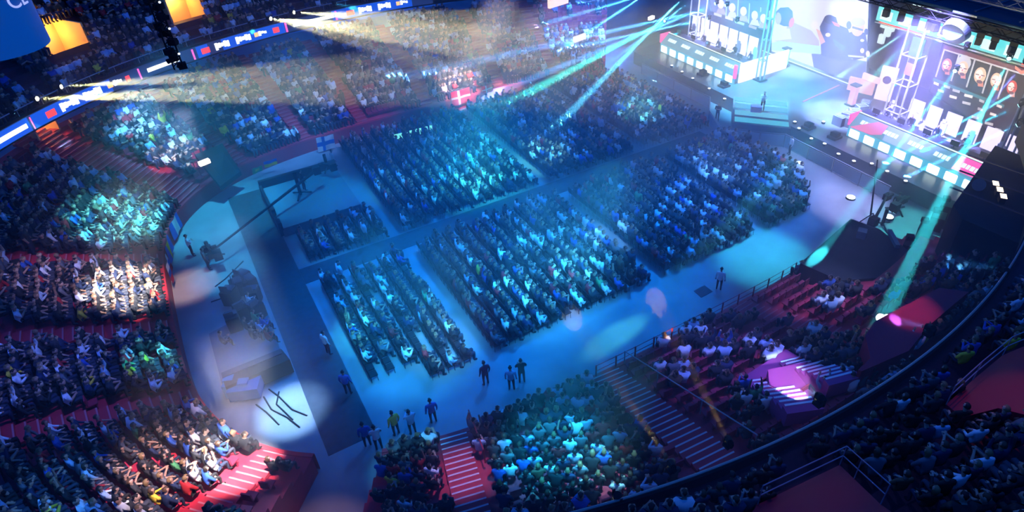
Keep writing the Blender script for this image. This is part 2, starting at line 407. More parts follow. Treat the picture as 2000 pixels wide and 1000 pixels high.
def hair_mesh(J, long_hair):
    c = Vector(J['skull'][0]); up = (Vector(J['crown'][0]) - c).normalized(); fw = up.cross(Vector((0, 1, 0))) * -1
    if fw.x < 0: fw = -fw
    bm = bmesh.new(); bmesh.ops.create_icosphere(bm, subdivisions=2, radius=1)
    kill = []
    for v in bm.verts:
        p = v.co.copy()
        if p.x > 0.25 and p.z < 0.45: kill.append(v); continue
        if p.z < (-1.1 if long_hair else -0.35) and not (long_hair and p.x < 0.1): kill.append(v); continue
        z = p.z * (0.125 if p.z > 0 else (0.24 if long_hair else 0.12))
        v.co = c + up * (z + 0.035) + fw * (p.x * 0.122 - 0.008) + Vector((0, p.y * 0.106, 0))
    bmesh.ops.delete(bm, geom=kill, context='VERTS')
    for f in bm.faces: f.smooth = True
    me = bpy.data.meshes.new('hair'); bm.to_mesh(me); bm.free(); return me

ALLP = SEATED + ('stand_rest', 'stand_clap', 'stand_cross')
HI, LO, HAIR, SKEL = {}, {}, {}, {}
for pose in ALLP:
    J, E_ = skeleton(pose, True); SKEL[pose] = J
    for ls in (False, True):
        me = skin_mesh(J, E_, 'pelvis', 1, 'person_body')
        co = np.array([p.center[:] for p in me.polygons]); c = classify(co, J, E_, ls)
        for k in ('skin', 'top', 'legs', 'shoes'): me.materials.append(None)
        me.polygons.foreach_set('material_index', c.astype(np.int32)); me.polygons.foreach_set('use_smooth', np.ones(len(c), bool))
        # eyes
        bm = bmesh.new(); bm.from_mesh(me); cs, up = Vector(J['skull'][0]), (Vector(J['crown'][0]) - Vector(J['skull'][0])).normalized()
        for sg in (-1, 1):
            q = bmesh.ops.create_icosphere(bm, subdivisions=1, radius=0.013, matrix=Matrix.Translation(Vector(J['nose'][0]) * 0.86 + cs * 0.14 + up * 0.03 + Vector((0, 0.036 * sg, 0))))
            for f in {f for v in q['verts'] for f in v.link_faces}: f.material_index = 3
        bm.to_mesh(me); bm.free()
        HI[pose, ls] = me
    HAIR[pose, 0] = hair_mesh(J, False); HAIR[pose, 1] = hair_mesh(J, True)
    J, E_ = skeleton(pose, False)
    me = skin_mesh(J, E_, 'pelvis', 0, 'person_low')
    nv = len(me.vertices); co = np.empty(nv * 3); me.vertices.foreach_get('co', co); co = co.reshape(-1, 3)
    F = [tuple(p.vertices) for p in me.polygons]; cen = np.array([p.center[:] for p in me.polygons])
    c1, c0 = classify(cen, J, E_, True), classify(cen, J, E_, False)
    # fold a hair cap into the low body so that far heads read
    h = HAIR[pose, 0]; hv = np.empty(len(h.vertices) * 3); h.vertices.foreach_get('co', hv); hv = hv.reshape(-1, 3)
    bmh = bmesh.new(); bmesh.ops.create_icosphere(bmh, subdivisions=1, radius=1)
    cH = np.array(J['skull'][0]); hv = np.array([v.co[:] for v in bmh.verts]); hf = [tuple(v.index for v in f.verts) for f in bmh.faces]; bmh.free()
    hv = cH + np.array([-0.018, 0, 0.045]) + hv * np.array([0.115, 0.106, 0.11])
    F2 = F + [tuple(i + nv for i in f) for f in hf]
    LO[pose] = (np.vstack([co, hv]), F2, np.r_[c0, np.full(len(hf), 4)], np.r_[c1, np.full(len(hf), 4)])
    bpy.data.meshes.remove(me)

TOPS = [('black', (0.014, 0.014, 0.017), 30), ('navy', (0.016, 0.028, 0.075), 17), ('dark grey', (0.032, 0.034, 0.04), 15), ('grey', (0.13, 0.135, 0.15), 9),
        ('white', (0.80, 0.80, 0.80), 19), ('pale blue', (0.38, 0.52, 0.68), 6), ('blue', (0.03, 0.10, 0.42), 6), ('red', (0.50, 0.025, 0.03), 4),
        ('green', (0.08, 0.32, 0.12), 1.2), ('yellow', (0.78, 0.55, 0.05), 1.2), ('brown', (0.14, 0.075, 0.04), 2)]
_tp = np.array([t[2] for t in TOPS], float); _tp /= _tp.sum()
HAIRC = [('dark', (0.018, 0.013, 0.010)), ('brown', (0.07, 0.038, 0.02)), ('fair', (0.20, 0.125, 0.055)), ('black', (0.009, 0.009, 0.010))]
SKINC = [(0.42, 0.24, 0.165), (0.50, 0.32, 0.235), (0.24, 0.13, 0.085)]
LEGC = [(0.02, 0.03, 0.06), (0.015, 0.015, 0.018), (0.045, 0.052, 0.075)]

def poly_hit(P, poly_):
    x, y = P[:, 0], P[:, 1]; q = np.array(poly_, float); r = np.zeros(len(P), bool); j = len(q) - 1
    for i in range(len(q)):
        c = ((q[i, 1] > y) != (q[j, 1] > y)) & (x < (q[j, 0] - q[i, 0]) * (y - q[i, 1]) / (q[j, 1] - q[i, 1] + 1e-9) + q[i, 0])
        r ^= c; j = i
    return r

# how full each part of the house is
FILL = [
    ([(1150, 715), (1340, 645), (1430, 770), (1450, 850), (1340, 925), (1250, 830)], 0.02),
    ([(1285, 668), (1350, 660), (1355, 745), (1290, 750)], 0.6), ([(1370, 690), (1440, 690), (1480, 735), (1400, 745)], 0.4),
    ([(1340, 650), (1560, 515), (1690, 500), (1690, 560), (1600, 610), (1540, 720), (1440, 660)], 0.10),
    ([(1590, 530), (1720, 520), (1710, 575), (1600, 590)], 0.60), ([(1430, 640), (1570, 600), (1560, 690), (1440, 700)], 0.42),
    ([(1480, 700), (1560, 680), (1680, 780), (1560, 860), (1440, 850), (1390, 770)], 0.02),
    ([(1390, 740), (1450, 730), (1500, 790), (1420, 830)], 0.65),
    ([(1550, 690), (1610, 650), (1720, 610), (1690, 740), (1640, 745)], 0.88),
    ([(1780, 455), (2000, 430), (2000, 505), (1800, 515)], 0.03), ([(1690, 600), (1760, 575), (1850, 560), (1900, 575), (1810, 640), (1670, 740)], 0.0),
    ([(1640, 580), (1740, 560), (1740, 640), (1640, 650)], 0.05),
    ([(480, 310), (640, 270), (760, 240), (760, 275), (640, 300), (490, 365)], 0.10), ([(690, 215), (800, 190), (850, 225), (770, 255), (690, 275)], 0.25),
    ([(860, 215), (990, 165), (1010, 200), (880, 240)], 0.08),
    ([(365, 290), (440, 265), (490, 330), (430, 385), (380, 370)], 0.0), ([(300, 350), (410, 330), (420, 400), (360, 440)], 0.10),
    ([(430, 880), (560, 880), (720, 850), (740, 1000), (430, 1000)], 0.22), ([(700, 885), (740, 880), (740, 1000), (700, 1000)], 0.7),
    ([(1000, 60), (1300, 40), (1300, -30), (1000, -30)], 0.12),
]
ZIN = {'floor': 0.0}
spots_ = []        # x, y, z, facing, stand name, row, seat along the row, seated?
# floor audience: straight rows facing the stage, aisles across
AISLES = [(2.0, 3.3), (8.35, 9.27), (20.6, 21.52), (29.8, 30.72)]
nx = 0; X = 3.6
while X < 38.4:
    if not any(a < X < b for a, b in AISLES[1:]):
        for blk, (y0, y1) in enumerate(((23.2, 34.7), (36.9, 51.9))):
            n = int((y1 - y0) / 0.53)
            for i in range(n):
                y = y0 + 0.53 * i + 0.2
                if X < 8.4 and y > 40.2: continue
                if X > 35 and y < 23.2 + (X - 35) * 1.1: continue
                if X > 36 and y > 51.9 - (X - 36) * 0.7: continue
                if X < 6 and y < 24.5: continue
                p = 0.93
                if X < 8.4 and blk == 0: p = 0.66
                spots_.append((X, y, 0.0, 0.0, 'floor', nx, i, p))
        nx += 1
    X += 0.92
# lower stand
for k in range(NROW):
    d = 0.30 + ROW * (k + 0.5)
    ss = np.linspace(0, SMAX, 4000); P = np.array([bowl(s, d)[:2] for s in ss]); L = np.r_[0, np.cumsum(np.hypot(*np.diff(P, axis=0).T))]
    for i in range(int(L[-1] / 0.52)):
        s = np.interp(0.52 * i + 0.2, L, ss)
        if TUNNEL[0] - 0.3 < s < TUNNEL[1] + 0.3: continue
        b = bowl(s, d)
        if any(k < st[2] and abs((b - bowl(st[0], d)).length) < st[1] / 2 + 0.22 for st in STAIRS): continue
        a = float(wall_at(s)[2]) + math.pi
        spots_.append((b.x, b.y, Z0 + RISE * k, a, 'lower stand', k, i, 0.93))
# upper stand
UGAP = [ring_th(12.5, 7), ring_th(20, 7), ring_th(5, 10), ring_th(-8, 55), ring_th(2, 62), ring_th(12, 63), ring_th(27, 62), ring_th(28, 8)]
for k in range(UNROW):
    d = 0.7 + UROW * (k + 0.5)
    tt = np.linspace(-math.pi, math.pi, 4000); P = np.array([ring(t, d)[:2] for t in tt]); L = np.r_[0, np.cumsum(np.hypot(*np.diff(P, axis=0).T))]
    for i in range(int(L[-1] / 0.54)):
        t = np.interp(0.54 * i, L, tt); q = ring(t, d)
        if q.x > 41 and abs(q.y - 33) < 22: continue
        if any(abs(t - g) * 30 < 0.6 for g in UGAP): continue
        n = ring(t, d + 1) - q
        spots_.append((q.x, q.y, UZ0 + URISE * k, math.atan2(-n.y, -n.x), 'upper stand', k, i, 0.90))
XYZ = np.array([s[:3] for s in spots_]); PX = proj(XYZ + np.array([0, 0, 0.9]))
inview = (PX[:, 2] > 2) & (PX[:, 0] > -25) & (PX[:, 0] < 2025) & (PX[:, 1] > -25) & (PX[:, 1] < 1030)
# hidden below the upper tier?
def behind_rail(p):
    c = np.array([0, 0, CAM_H]); d = p - c
    ex0, ey0 = (c[0] - EX) / EA, (c[1] - EY) / EB; dx, dy = d[0] / EA, d[1] / EB
    A = dx * dx + dy * dy; B = 2 * (ex0 * dx + ey0 * dy); C = ex0 ** 2 + ey0 ** 2 - 1
    D = B * B - 4 * A * C
    if D < 0: return False
    return any(0 < t < 1 and c[2] + d[2] * t < EZ - 0.05 and c[2] + d[2] * t > 6.5 for t in ((-B - D ** .5) / 2 / A, (-B + D ** .5) / 2 / A))
fill = np.array([s[7] for s in spots_])
isfl = np.array([s[4] == 'floor' for s in spots_])
islow = np.array([s[4] == 'lower stand' for s in spots_])
for pg, p in FILL:
    m = poly_hit(PX, pg) & islow; fill[m] = p
FILL += [([(1550, 508), (1660, 412), (1800, 465), (1800, 545), (1600, 552)], 0.0), ([(1690, 395), (1870, 370), (1870, 470), (1790, 500)], 0.0)]
for pg, p in FILL[-2:]: fill[poly_hit(PX, pg) & islow] = p
UFILL = [([(1470, 985), (1645, 895), (1695, 945), (1780, 1010), (1780, 1030), (1430, 1030)], 0), ([(1835, 800), (1955, 680), (2030, 650), (2030, 815), (1950, 815)], 0), ([(1690, 790), (1850, 800), (1860, 830), (1800, 850), (1700, 830)], 0.25),
         ([(50, 30), (150, 22), (178, 105), (100, 138)], 0), ([(300, -25), (385, -25), (400, 48), (320, 60)], 0)]
for pg, p in UFILL:
    m = poly_hit(PX, pg) & ~islow & ~isfl; fill[m] = p
occ = rng.random(len(spots_)) < fill
hid = np.array([islow[i] and behind_rail(XYZ[i] + np.array([0, 0, 1.2])) for i in range(len(spots_))])
keep = [i for i in range(len(spots_)) if occ[i] and inview[i] and not hid[i]]
keep.sort(key=lambda i: PX[i, 2])
inside = [i for i in keep if 12 < PX[i, 0] < 1988 and 12 < PX[i, 1] < 985]
NAMED = inside[:296]; named = set(NAMED); REST = [i for i in keep if i not in named]

ONES = ['zeroth', 'first', 'second', 'third', 'fourth', 'fifth', 'sixth', 'seventh', 'eighth', 'ninth', 'tenth', 'eleventh', 'twelfth', 'thirteenth', 'fourteenth', 'fifteenth', 'sixteenth', 'seventeenth', 'eighteenth', 'nineteenth']
TENS = {20: 'twent', 30: 'thirt', 40: 'fort', 50: 'fift', 60: 'sixt', 70: 'sevent', 80: 'eight', 90: 'ninet'}
def nth(n):
    if n < 20: return ONES[n]
    t, o = n // 10 * 10, n % 10
    return TENS.get(t, 'hundr') + ('ieth' if o == 0 else 'y-' + ONES[o])

def person_look():
    t = int(rng.choice(len(TOPS), p=_tp)); return t, bool(rng.random() < 0.6), int(rng.integers(len(HAIRC))), int(rng.choice(3, p=[.6, .3, .1])), int(rng.integers(3)), int(rng.random() < 0.25)
TOPM = [mat('cloth_' + t[0].replace(' ', '_'), t[1], 0.75) for t in TOPS]
HAIRM = [mat('hair_' + h[0], h[1], 0.5) for h in HAIRC]; SKINM = [mat(f'skin_tone_{"abc"[i]}', c, 0.5) for i, c in enumerate(SKINC)]
LEGM = [mat(f'trousers_{"abc"[i]}', c, 0.8) for i, c in enumerate(LEGC)]; SHOEM = mat('shoes', (0.02, 0.02, 0.02), 0.6)
def add_person(pose, look, loc, rz, label, group=None, scale=1.0):
    t, ls, h, sk, lg, lh = look
    o = bpy.data.objects.new('person', HI[pose, ls]); COL.objects.link(o); o.location = loc; o.rotation_euler = (0, 0, rz); o.scale = (scale,) * 3
    for i, m in enumerate((SKINM[sk], TOPM[t], LEGM[lg], SHOEM)):
        o.material_slots[i].link = 'OBJECT'; o.material_slots[i].material = m
    hr = bpy.data.objects.new('hair', HAIR[pose, lh]); COL.objects.link(hr); hr.parent = o
    if not hr.data.materials: hr.data.materials.append(None)
    hr.material_slots[0].link = 'OBJECT'; hr.material_slots[0].material = HAIRM[h]
    return tag(o, label, 'person', group)
POSE_TXT = {'lap': 'sitting back', 'lean': 'leaning forward', 'phone': 'looking at hands', 'clap': 'clapping', 'arms_up': 'arms raised', 'stand_rest': 'standing', 'stand_clap': 'standing clapping', 'stand_cross': 'standing arms folded'}
PP = [.50, .20, .14, .12, .04]
def face_to(i):
    x, y, z, a = spots_[i][:4]
    if spots_[i][4] == 'floor': return a + rng.normal(0, 0.08)
    tgt = math.atan2(35.5 - y, 47 - x); dlt = (tgt - a + math.pi) % (2 * math.pi) - math.pi
    return a + max(-0.7, min(0.7, dlt * 0.45)) + rng.normal(0, 0.12)
STANDTXT = {'upper stand': 'balcony', 'lower stand': 'lower stand', 'floor': 'hall floor seats'}
# seats are counted along each row from the stage end
rowcount = {}
for i in sorted(NAMED, key=lambda i: -XYZ[i, 0]):
    key = (spots_[i][4], spots_[i][5]); rowcount[key] = rowcount.get(key, 0) + 1
    look = person_look(); pose = SEATED[int(rng.choice(5, p=PP))]
    lab = f"person in {TOPS[look[0]][0]} top {POSE_TXT[pose]}, {nth(key[1] + 1)} {STANDTXT[key[0]]} row, {nth(rowcount[key])} from stage end"
    add_person(pose, look, spots_[i][:3], face_to(i), lab, f"spectators in the {key[0]}", float(rng.uniform(1.02, 1.12)))

# everyone else, past counting: one merged body of people
nV = nF = nL = 0; VV, FL, LS, LT, CC = [], [], [], [], []
LOA = {}
for pz, (co, F, c0, c1) in LO.items():
    tot = np.array([len(f) for f in F]); LOA[pz] = (co, np.concatenate([np.array(f) for f in F]), tot, c0, c1)
for i in REST:
    x, y, z = spots_[i][:3]
    pz = SEATED[int(rng.choice(5, p=PP))]
    if rng.random() < (0.03 if spots_[i][4] == 'floor' else 0.02): pz = 'stand_rest'
    co, fl, tot, c0, c1 = LOA[pz]; t, ls, h, sk, lg, lh = person_look()
    a = face_to(i); s = rng.uniform(1.03, 1.15); c_, s_ = math.cos(a) * s, math.sin(a) * s
    q = np.empty_like(co); q[:, 0] = co[:, 0] * c_ - co[:, 1] * s_ + x + rng.normal(0, .03); q[:, 1] = co[:, 0] * s_ + co[:, 1] * c_ + y + rng.normal(0, .03); q[:, 2] = co[:, 2] * s + z
    VV.append(q); FL.append(fl + nV); LT.append(tot); nV += len(co)
    pal = np.array([SKINC[sk], TOPS[t][1], LEGC[lg], (0.02, 0.02, 0.02), HAIRC[h][1]])
    CC.append(pal[c1 if ls else c0])
VV = np.vstack(VV).astype(np.float32); FL = np.concatenate(FL).astype(np.int32); LT = np.concatenate(LT).astype(np.int32); CC = np.vstack(CC)
me = bpy.data.meshes.new('seated_crowd'); me.vertices.add(len(VV)); me.vertices.foreach_set('co', VV.ravel())
me.loops.add(len(FL)); me.loops.foreach_set('vertex_index', FL)
me.polygons.add(len(LT)); me.polygons.foreach_set('loop_start', np.r_[0, np.cumsum(LT)[:-1]].astype(np.int32)); me.polygons.foreach_set('use_smooth', np.ones(len(LT), bool))
at = me.attributes.new('cloth', 'FLOAT_COLOR', 'FACE'); at.data.foreach_set('color', np.c_[CC, np.ones(len(CC))].astype(np.float32).ravel())
me.update(calc_edges=True); me.validate()
m = mat('crowd_cloth', (0.1, 0.1, 0.1), 0.7); an = m.node_tree.nodes.new('ShaderNodeAttribute'); an.attribute_name = 'cloth'
m.node_tree.links.new(an.outputs['Color'], m.node_tree.nodes['Principled BSDF'].inputs['Base Color']); me.materials.append(m)
crowd = bpy.data.objects.new('seated_crowd', me); COL.objects.link(crowd)
tag(crowd, 'dense seated crowd filling the hall floor and the red stands all round', 'crowd', kind='stuff')
print('PEOPLE', len(NAMED), len(REST), len(LT))
# ------------------------------------------------------------------ hall floor coverings
def runner(name, label, x0, x1, y0, y1, z):
    bm = bmesh.new(); slab(bm, [(x0, y0, z), (x1, y0, z), (x1, y1, z), (x0, y1, z)], z - 0.002)
    return tag(link(name, bm, CARPET), label, 'carpet')
runner('carpet', 'wide black carpet laid across the hall floor behind the audience', 0.18, 2.55, 21.6, 48.55, 0.02)
runner('carpet', 'long black carpet down the centre aisle to the stage', 2.56, 36.9, 34.95, 36.65, 0.025)

# chairs of the floor audience (mostly hidden below people)
def chair_bm(bm, x, y, z=0):
    box(bm, (x - 0.02, y, z + 0.43), (0.42, 0.44, 0.05)); box(bm, (x - 0.24, y, z + 0.68), (0.04, 0.42, 0.34))
    for sx in (-0.2, 0.16):
        for sy in (-0.19, 0.19): bar(bm, (x + sx, y + sy, z), (x + sx * 0.9, y + sy, z + 0.43), 0.014, 4)
me0 = bmesh.new(); chair_bm(me0, 0, 0); cm = bpy.data.meshes.new('c'); me0.to_mesh(cm); me0.free()
cv = np.empty(len(cm.vertices) * 3); cm.vertices.foreach_get('co', cv); cv = cv.reshape(-1, 3); cf = [tuple(p.vertices) for p in cm.polygons]
fl_i = [i for i in range(len(spots_)) if isfl[i] and inview[i]]
V = np.vstack([cv + XYZ[i] for i in fl_i]); Fc = [tuple(v + k * len(cv) for v in f) for k in range(len(fl_i)) for f in cf]
m_ = bpy.data.meshes.new('audience_chairs'); m_.from_pydata(V.tolist(), [], Fc); m_.materials.append(BLACK)
o = bpy.data.objects.new('audience_chairs', m_); COL.objects.link(o)
tag(o, 'black folding chairs in straight rows below the floor audience', 'chairs', kind='stuff')
bpy.data.meshes.remove(cm)

# red tip-up seats where the lower stand is empty
empty = [i for i in range(len(spots_)) if islow[i] and not occ[i] and inview[i] and not hid[i] and not poly_hit(PX[i:i + 1], FILL[-2][0])[0] and not poly_hit(PX[i:i + 1], FILL[-1][0])[0]]
empty.sort(key=lambda i: PX[i, 2])
SEATR = mat('red_seat', (0.34, 0.02, 0.05), 0.45)
def seat_parts():
    a = bmesh.new(); box(a, (-0.02, 0, 0.44), (0.36, 0.44, 0.06)); box(a, (0.02, 0, 0.22), (0.06, 0.30, 0.40))
    b = bmesh.new(); box(b, (-0.23, 0, 0.64), (0.06, 0.44, 0.44))
    return a, b
a, b = seat_parts(); SA = bpy.data.meshes.new('seat_pan'); a.to_mesh(SA); a.free(); SB = bpy.data.meshes.new('seat_back'); b.to_mesh(SB); b.free()
SA.materials.append(SEATR); SB.materials.append(SEATR)
sc_cnt = {}
for i in sorted(empty[:220], key=lambda i: -XYZ[i, 0]):
    k = spots_[i][5]; sc_cnt[k] = sc_cnt.get(k, 0) + 1
    o = bpy.data.objects.new('stadium_seat', SA); COL.objects.link(o); o.location = spots_[i][:3]; o.rotation_euler = (0, 0, spots_[i][3])
    tag(o, f"empty red stadium seat, {nth(k + 1)} row of lower stand, {nth(sc_cnt[k])} empty one from stage end", 'seat', 'empty red seats of the lower stand')
    q = bpy.data.objects.new('backrest', SB); COL.objects.link(q); q.parent = o
bm = bmesh.new()
for i in empty[220:]:
    x, y, z, a_ = spots_[i][:4]; c_, s_ = math.cos(a_), math.sin(a_)
    box(bm, (x - 0.02 * c_, y - 0.02 * s_, z + 0.42), (0.36, 0.44, 0.10), a_); box(bm, (x - 0.23 * c_, y - 0.23 * s_, z + 0.62), (0.06, 0.44, 0.46), a_)
tag(link('stadium_seats', bm, SEATR), 'rows of empty red tip-up seats farther along the lower stand', 'seats', kind='stuff')

# ------------------------------------------------------------------ entrances in the stands
def well(name, th, wd, d0, d1, z_floor, lit, power):
    """sunken way out through the upper tier: floor, back and side walls, warm lamp"""
    c = ring(th, (d0 + d1) / 2, 0); n = (ring(th, 1) - ring(th, 0)).normalized(); a = math.atan2(n.y, n.x)
    bm = bmesh.new(); L = d1 - d0
    box(bm, c + Vector((0, 0, z_floor)), (L, wd, 0.1), a)
    t = Vector((-n.y, n.x, 0))
    for s in (-1, 1): box(bm, c + t * s * wd / 2 + Vector((0, 0, z_floor + 1.5)), (L, 0.14, 3.0), a)
    box(bm, c + n * L / 2 + Vector((0, 0, z_floor + 1.7)), (0.14, wd, 3.4), a)
    struct('wall_exit', bm, mat('cream_paint', (0.75, 0.50, 0.22), 0.6))
    if power:
        l = bpy.data.lights.new('exit_lamp', 'POINT'); l.energy = power; l.color = (1.0, 0.52, 0.12); l.shadow_soft_size = 0.2
        o = bpy.data.objects.new('exit_lamp', l); COL.objects.link(o); o.location = c + n * (L * 0.25) + Vector((0, 0, z_floor + 2.2))
    bm = bmesh.new(); p = c + n * (L / 2 - 0.15) + Vector((0, 0, z_floor + 2.9)); box(bm, p, (0.1, 0.5, 0.16), a)
    return bm
WELLS = [((110, 90), 9.4, 3.2), ((352, 20), 9.4, 3.2)]
up = bpy.data.objects['floor_upper_stand'].data
bmu = bmesh.new(); bmu.from_mesh(up); kill = []
WS_ = []
for (px, py), z, wd in WELLS:
    p = lvl(px, py, z); th = ring_th(p.x, p.y); q = ring(th)
    # foot of the perpendicular on the ring
    for _ in range(20):
        nrm = (ring(th, 1) - ring(th, 0)); tang = Vector((-nrm.y, nrm.x, 0)); th += (p - ring(th)).dot(tang) / 31.0
    d = (Vector((p.x, p.y, 0)) - ring(th, 0, 0)).length; WS_.append((th, wd, d - 1.6, d + 2.0, z - 1.5))
    n = (ring(th, 1) - ring(th, 0)).normalized(); t = Vector((-n.y, n.x, 0)); c = ring(th, 0, 0)
    for f in bmu.faces:
        r = f.calc_center_median() - c
        if abs(r.dot(t)) < wd / 2 and d - 1.6 < r.dot(n) < d + 2.0: kill.append(f)
bmesh.ops.delete(bmu, geom=kill, context='FACES'); bmu.to_mesh(up); bmu.free()
for k, (th, wd, d0, d1, zf) in enumerate(WS_):
    lb = well('exit', th, wd, d0, d1, zf, True, 380)
    tag(link('exit_lamp_box', lb, glow('warm_lamp', (1.0, 0.75, 0.25), 4)), ('small yellow lamp over the lit exit below the blue drum', 'small yellow lamp over the lit exit behind the hanging light ladder')[k], 'lamp')
# lit doorway under the ring at the head of the broad stairs
p = lvl(70, 262, 5.2); a_ = float(wall_at(s_of(-1.6, 48.0))[2]); n = Vector((math.cos(a_), math.sin(a_), 0)); t = Vector((-n.y, n.x, 0))
bm = bmesh.new(); box(bm, p + Vector((0, 0, -0.1)), (2.4, 1.8, 0.12), a_)
for s in (-1, 1): box(bm, p + t * s * 0.95 + Vector((0, 0, 0.9)), (2.4, 0.12, 1.9), a_)
box(bm, p + n * 1.2 + Vector((0, 0, 1.0)), (0.12, 1.9, 2.1), a_); struct('wall_exit', bm, MATS['cream_paint'])
l = bpy.data.lights.new('exit_lamp', 'POINT'); l.energy = 350; l.color = (1.0, 0.50, 0.15); l.shadow_soft_size = 0.15
o = bpy.data.objects.new('exit_lamp', l); COL.objects.link(o); o.location = p + n * 0.6 + Vector((0, 0, 1.7))

# near-side stair block: flat red landing, two flights with pale edges, red canopy further along
def plate(name, pix, z, h, m, st=True):
    bm = bmesh.new(); slab(bm, [lvl(x, y, z) for x, y in pix], h)
    return struct(name, bm, m)
MAG = mat('landing_purple_tint', (0.40, 0.06, 0.22), 0.5)  # red landing tinted magenta, purple light put into its base colour
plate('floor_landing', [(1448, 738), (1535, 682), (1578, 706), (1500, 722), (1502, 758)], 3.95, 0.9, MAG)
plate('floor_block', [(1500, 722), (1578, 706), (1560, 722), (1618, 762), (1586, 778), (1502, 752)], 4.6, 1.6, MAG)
def flight(b0, b1, za, zb, wd, n):
    bm = bmesh.new(); A, B = lvl(*b0, za), lvl(*b1, zb); a_ = math.atan2((B - A).y, (B - A).x)
    for j in range(n):
        c = A.lerp(B, (j + 0.5) / n); L = (Vector((B.x - A.x, B.y - A.y, 0))).length / n
        box(bm, c + Vector((0, 0, -0.35)), (L * 1.02, wd, 0.75), a_)
        e = A.lerp(B, j / n) + Vector((0, 0, (zb - za) / n * 0.5 + 0.035)); box(bm, e, (0.09, wd * 0.9, 0.02), a_, mi=1)
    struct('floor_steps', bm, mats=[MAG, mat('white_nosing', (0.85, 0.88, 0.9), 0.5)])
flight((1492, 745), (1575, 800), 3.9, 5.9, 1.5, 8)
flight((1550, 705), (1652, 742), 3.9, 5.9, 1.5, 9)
bm = bmesh.new(); slab(bm, [lvl(x, y, 6.2) for x, y in [(1690, 655), (1708, 628), (1760, 600), (1835, 562), (1892, 570), (1815, 635), (1775, 685), (1683, 725), (1676, 722), (1700, 700)]], 1.2)
struct('floor_canopy', bm, mat('red_canopy', (0.40, 0.02, 0.05), 0.6))
# red gangways of the near upper stand with pale rails
for pix, nm in (([(1480, 985), (1640, 908), (1668, 935), (1720, 985), (1800, 1040), (1440, 1040)], 'at its front corner'), ([(1848, 790), (1900, 742), (1958, 694), (2010, 672), (2010, 812), (1950, 797), (1880, 815)], 'nearer the stage')):
    P = [tier_pt(x, y) for x, y in pix]; bm = bmesh.new(); slab(bm, P, 0.5); struct('floor_landing', bm, mat('dim_red', (0.34, 0.012, 0.035), 0.6))
    bm = bmesh.new()
    for i in range(3):
        for h in (0.45, 0.9): bar(bm, P[i] + Vector((0, 0, h)), P[i + 1] + Vector((0, 0, h)), 0.018)
    for i in range(4): bar(bm, P[i], P[i] + Vector((0, 0, 0.9)), 0.018)
    tag(link('handrail', bm, mat('dull_rail', (0.32, 0.26, 0.32), 0.5)), 'pale handrail round the red landing in the balcony, ' + nm, 'handrail')

# ------------------------------------------------------------------ rails
r0 = thing('ring_rail', 'long pale handrail running along the near balcony edge', 'handrail')
for d, z, nm in ((0.10, EZ + 0.12, 'top_rail'), (0.02, EZ - 0.35, 'lower_rail')):
    bm = bmesh.new(); th0, th1 = ring_th(4, 9), ring_th(33, 10); prev = None
    for i in range(61):
        q = ring(th0 + (th1 - th0) * i / 60, d, z)
        if prev is not None: bar(bm, prev, q, 0.045 if nm == 'top_rail' else 0.03, 6)
        prev = q
    link(nm, bm, mat('tan_rail', (0.55, 0.42, 0.34), 0.4), r0)
r0 = thing('front_rail', 'red handrail of posts along the front of the empty near stand', 'handrail')
ps = [lvl(x, y, 1.2) for x, y in ((1158, 727), (1205, 712), (1250, 692), (1302, 668), (1325, 655), (1366, 628), (1396, 608), (1426, 592), (1442, 582), (1465, 570), (1486, 560), (1515, 545), (1545, 528))]
sx = [s_of(p.x, p.y) for p in ps]
for i in range(13):
    s = sx[0] + (sx[-1] - sx[0]) * i / 12; q = bowl(s, 0.12, 1.2); bm = bmesh.new(); bar(bm, q, q + Vector((0, 0, 0.75)), 0.045); link('post', bm, REDSTEP, r0)
for h in (0.35, 0.72):
    bm = bmesh.new()
    for i in range(24):
        a_ = bowl(sx[0] + (sx[-1] - sx[0]) * i / 24, 0.12, 1.2 + h); b_ = bowl(sx[0] + (sx[-1] - sx[0]) * (i + 1) / 24, 0.12, 1.2 + h); bar(bm, a_, b_, 0.018, 5)
    link('rail', bm, REDSTEP, r0)
def hand(pts, r, m, label):
    bm = bmesh.new()
    for a_, b_ in zip(pts[:-1], pts[1:]): bar(bm, a_, b_, r)
    for p in pts: bar(bm, p, p - Vector((0, 0, 0.9)), r)
    return tag(link('handrail', bm, m), label, 'handrail')
hand([bowl(s_of(14.5, 17.9), d, Z0 + RISE * (d / ROW) + 0.95) for d in (0.3, 3, 6, 9)], 0.03, PALESTEEL, 'pale handrail beside the broad red stairs by the empty seats')
hand([bowl(s_of(6.4, 19.1), d, Z0 + RISE * (d / ROW) + 0.95) for d in (-0.3, 1.5, 3)], 0.03, REDSTEP, 'red handrail beside the narrow stairs next to the players tunnel')

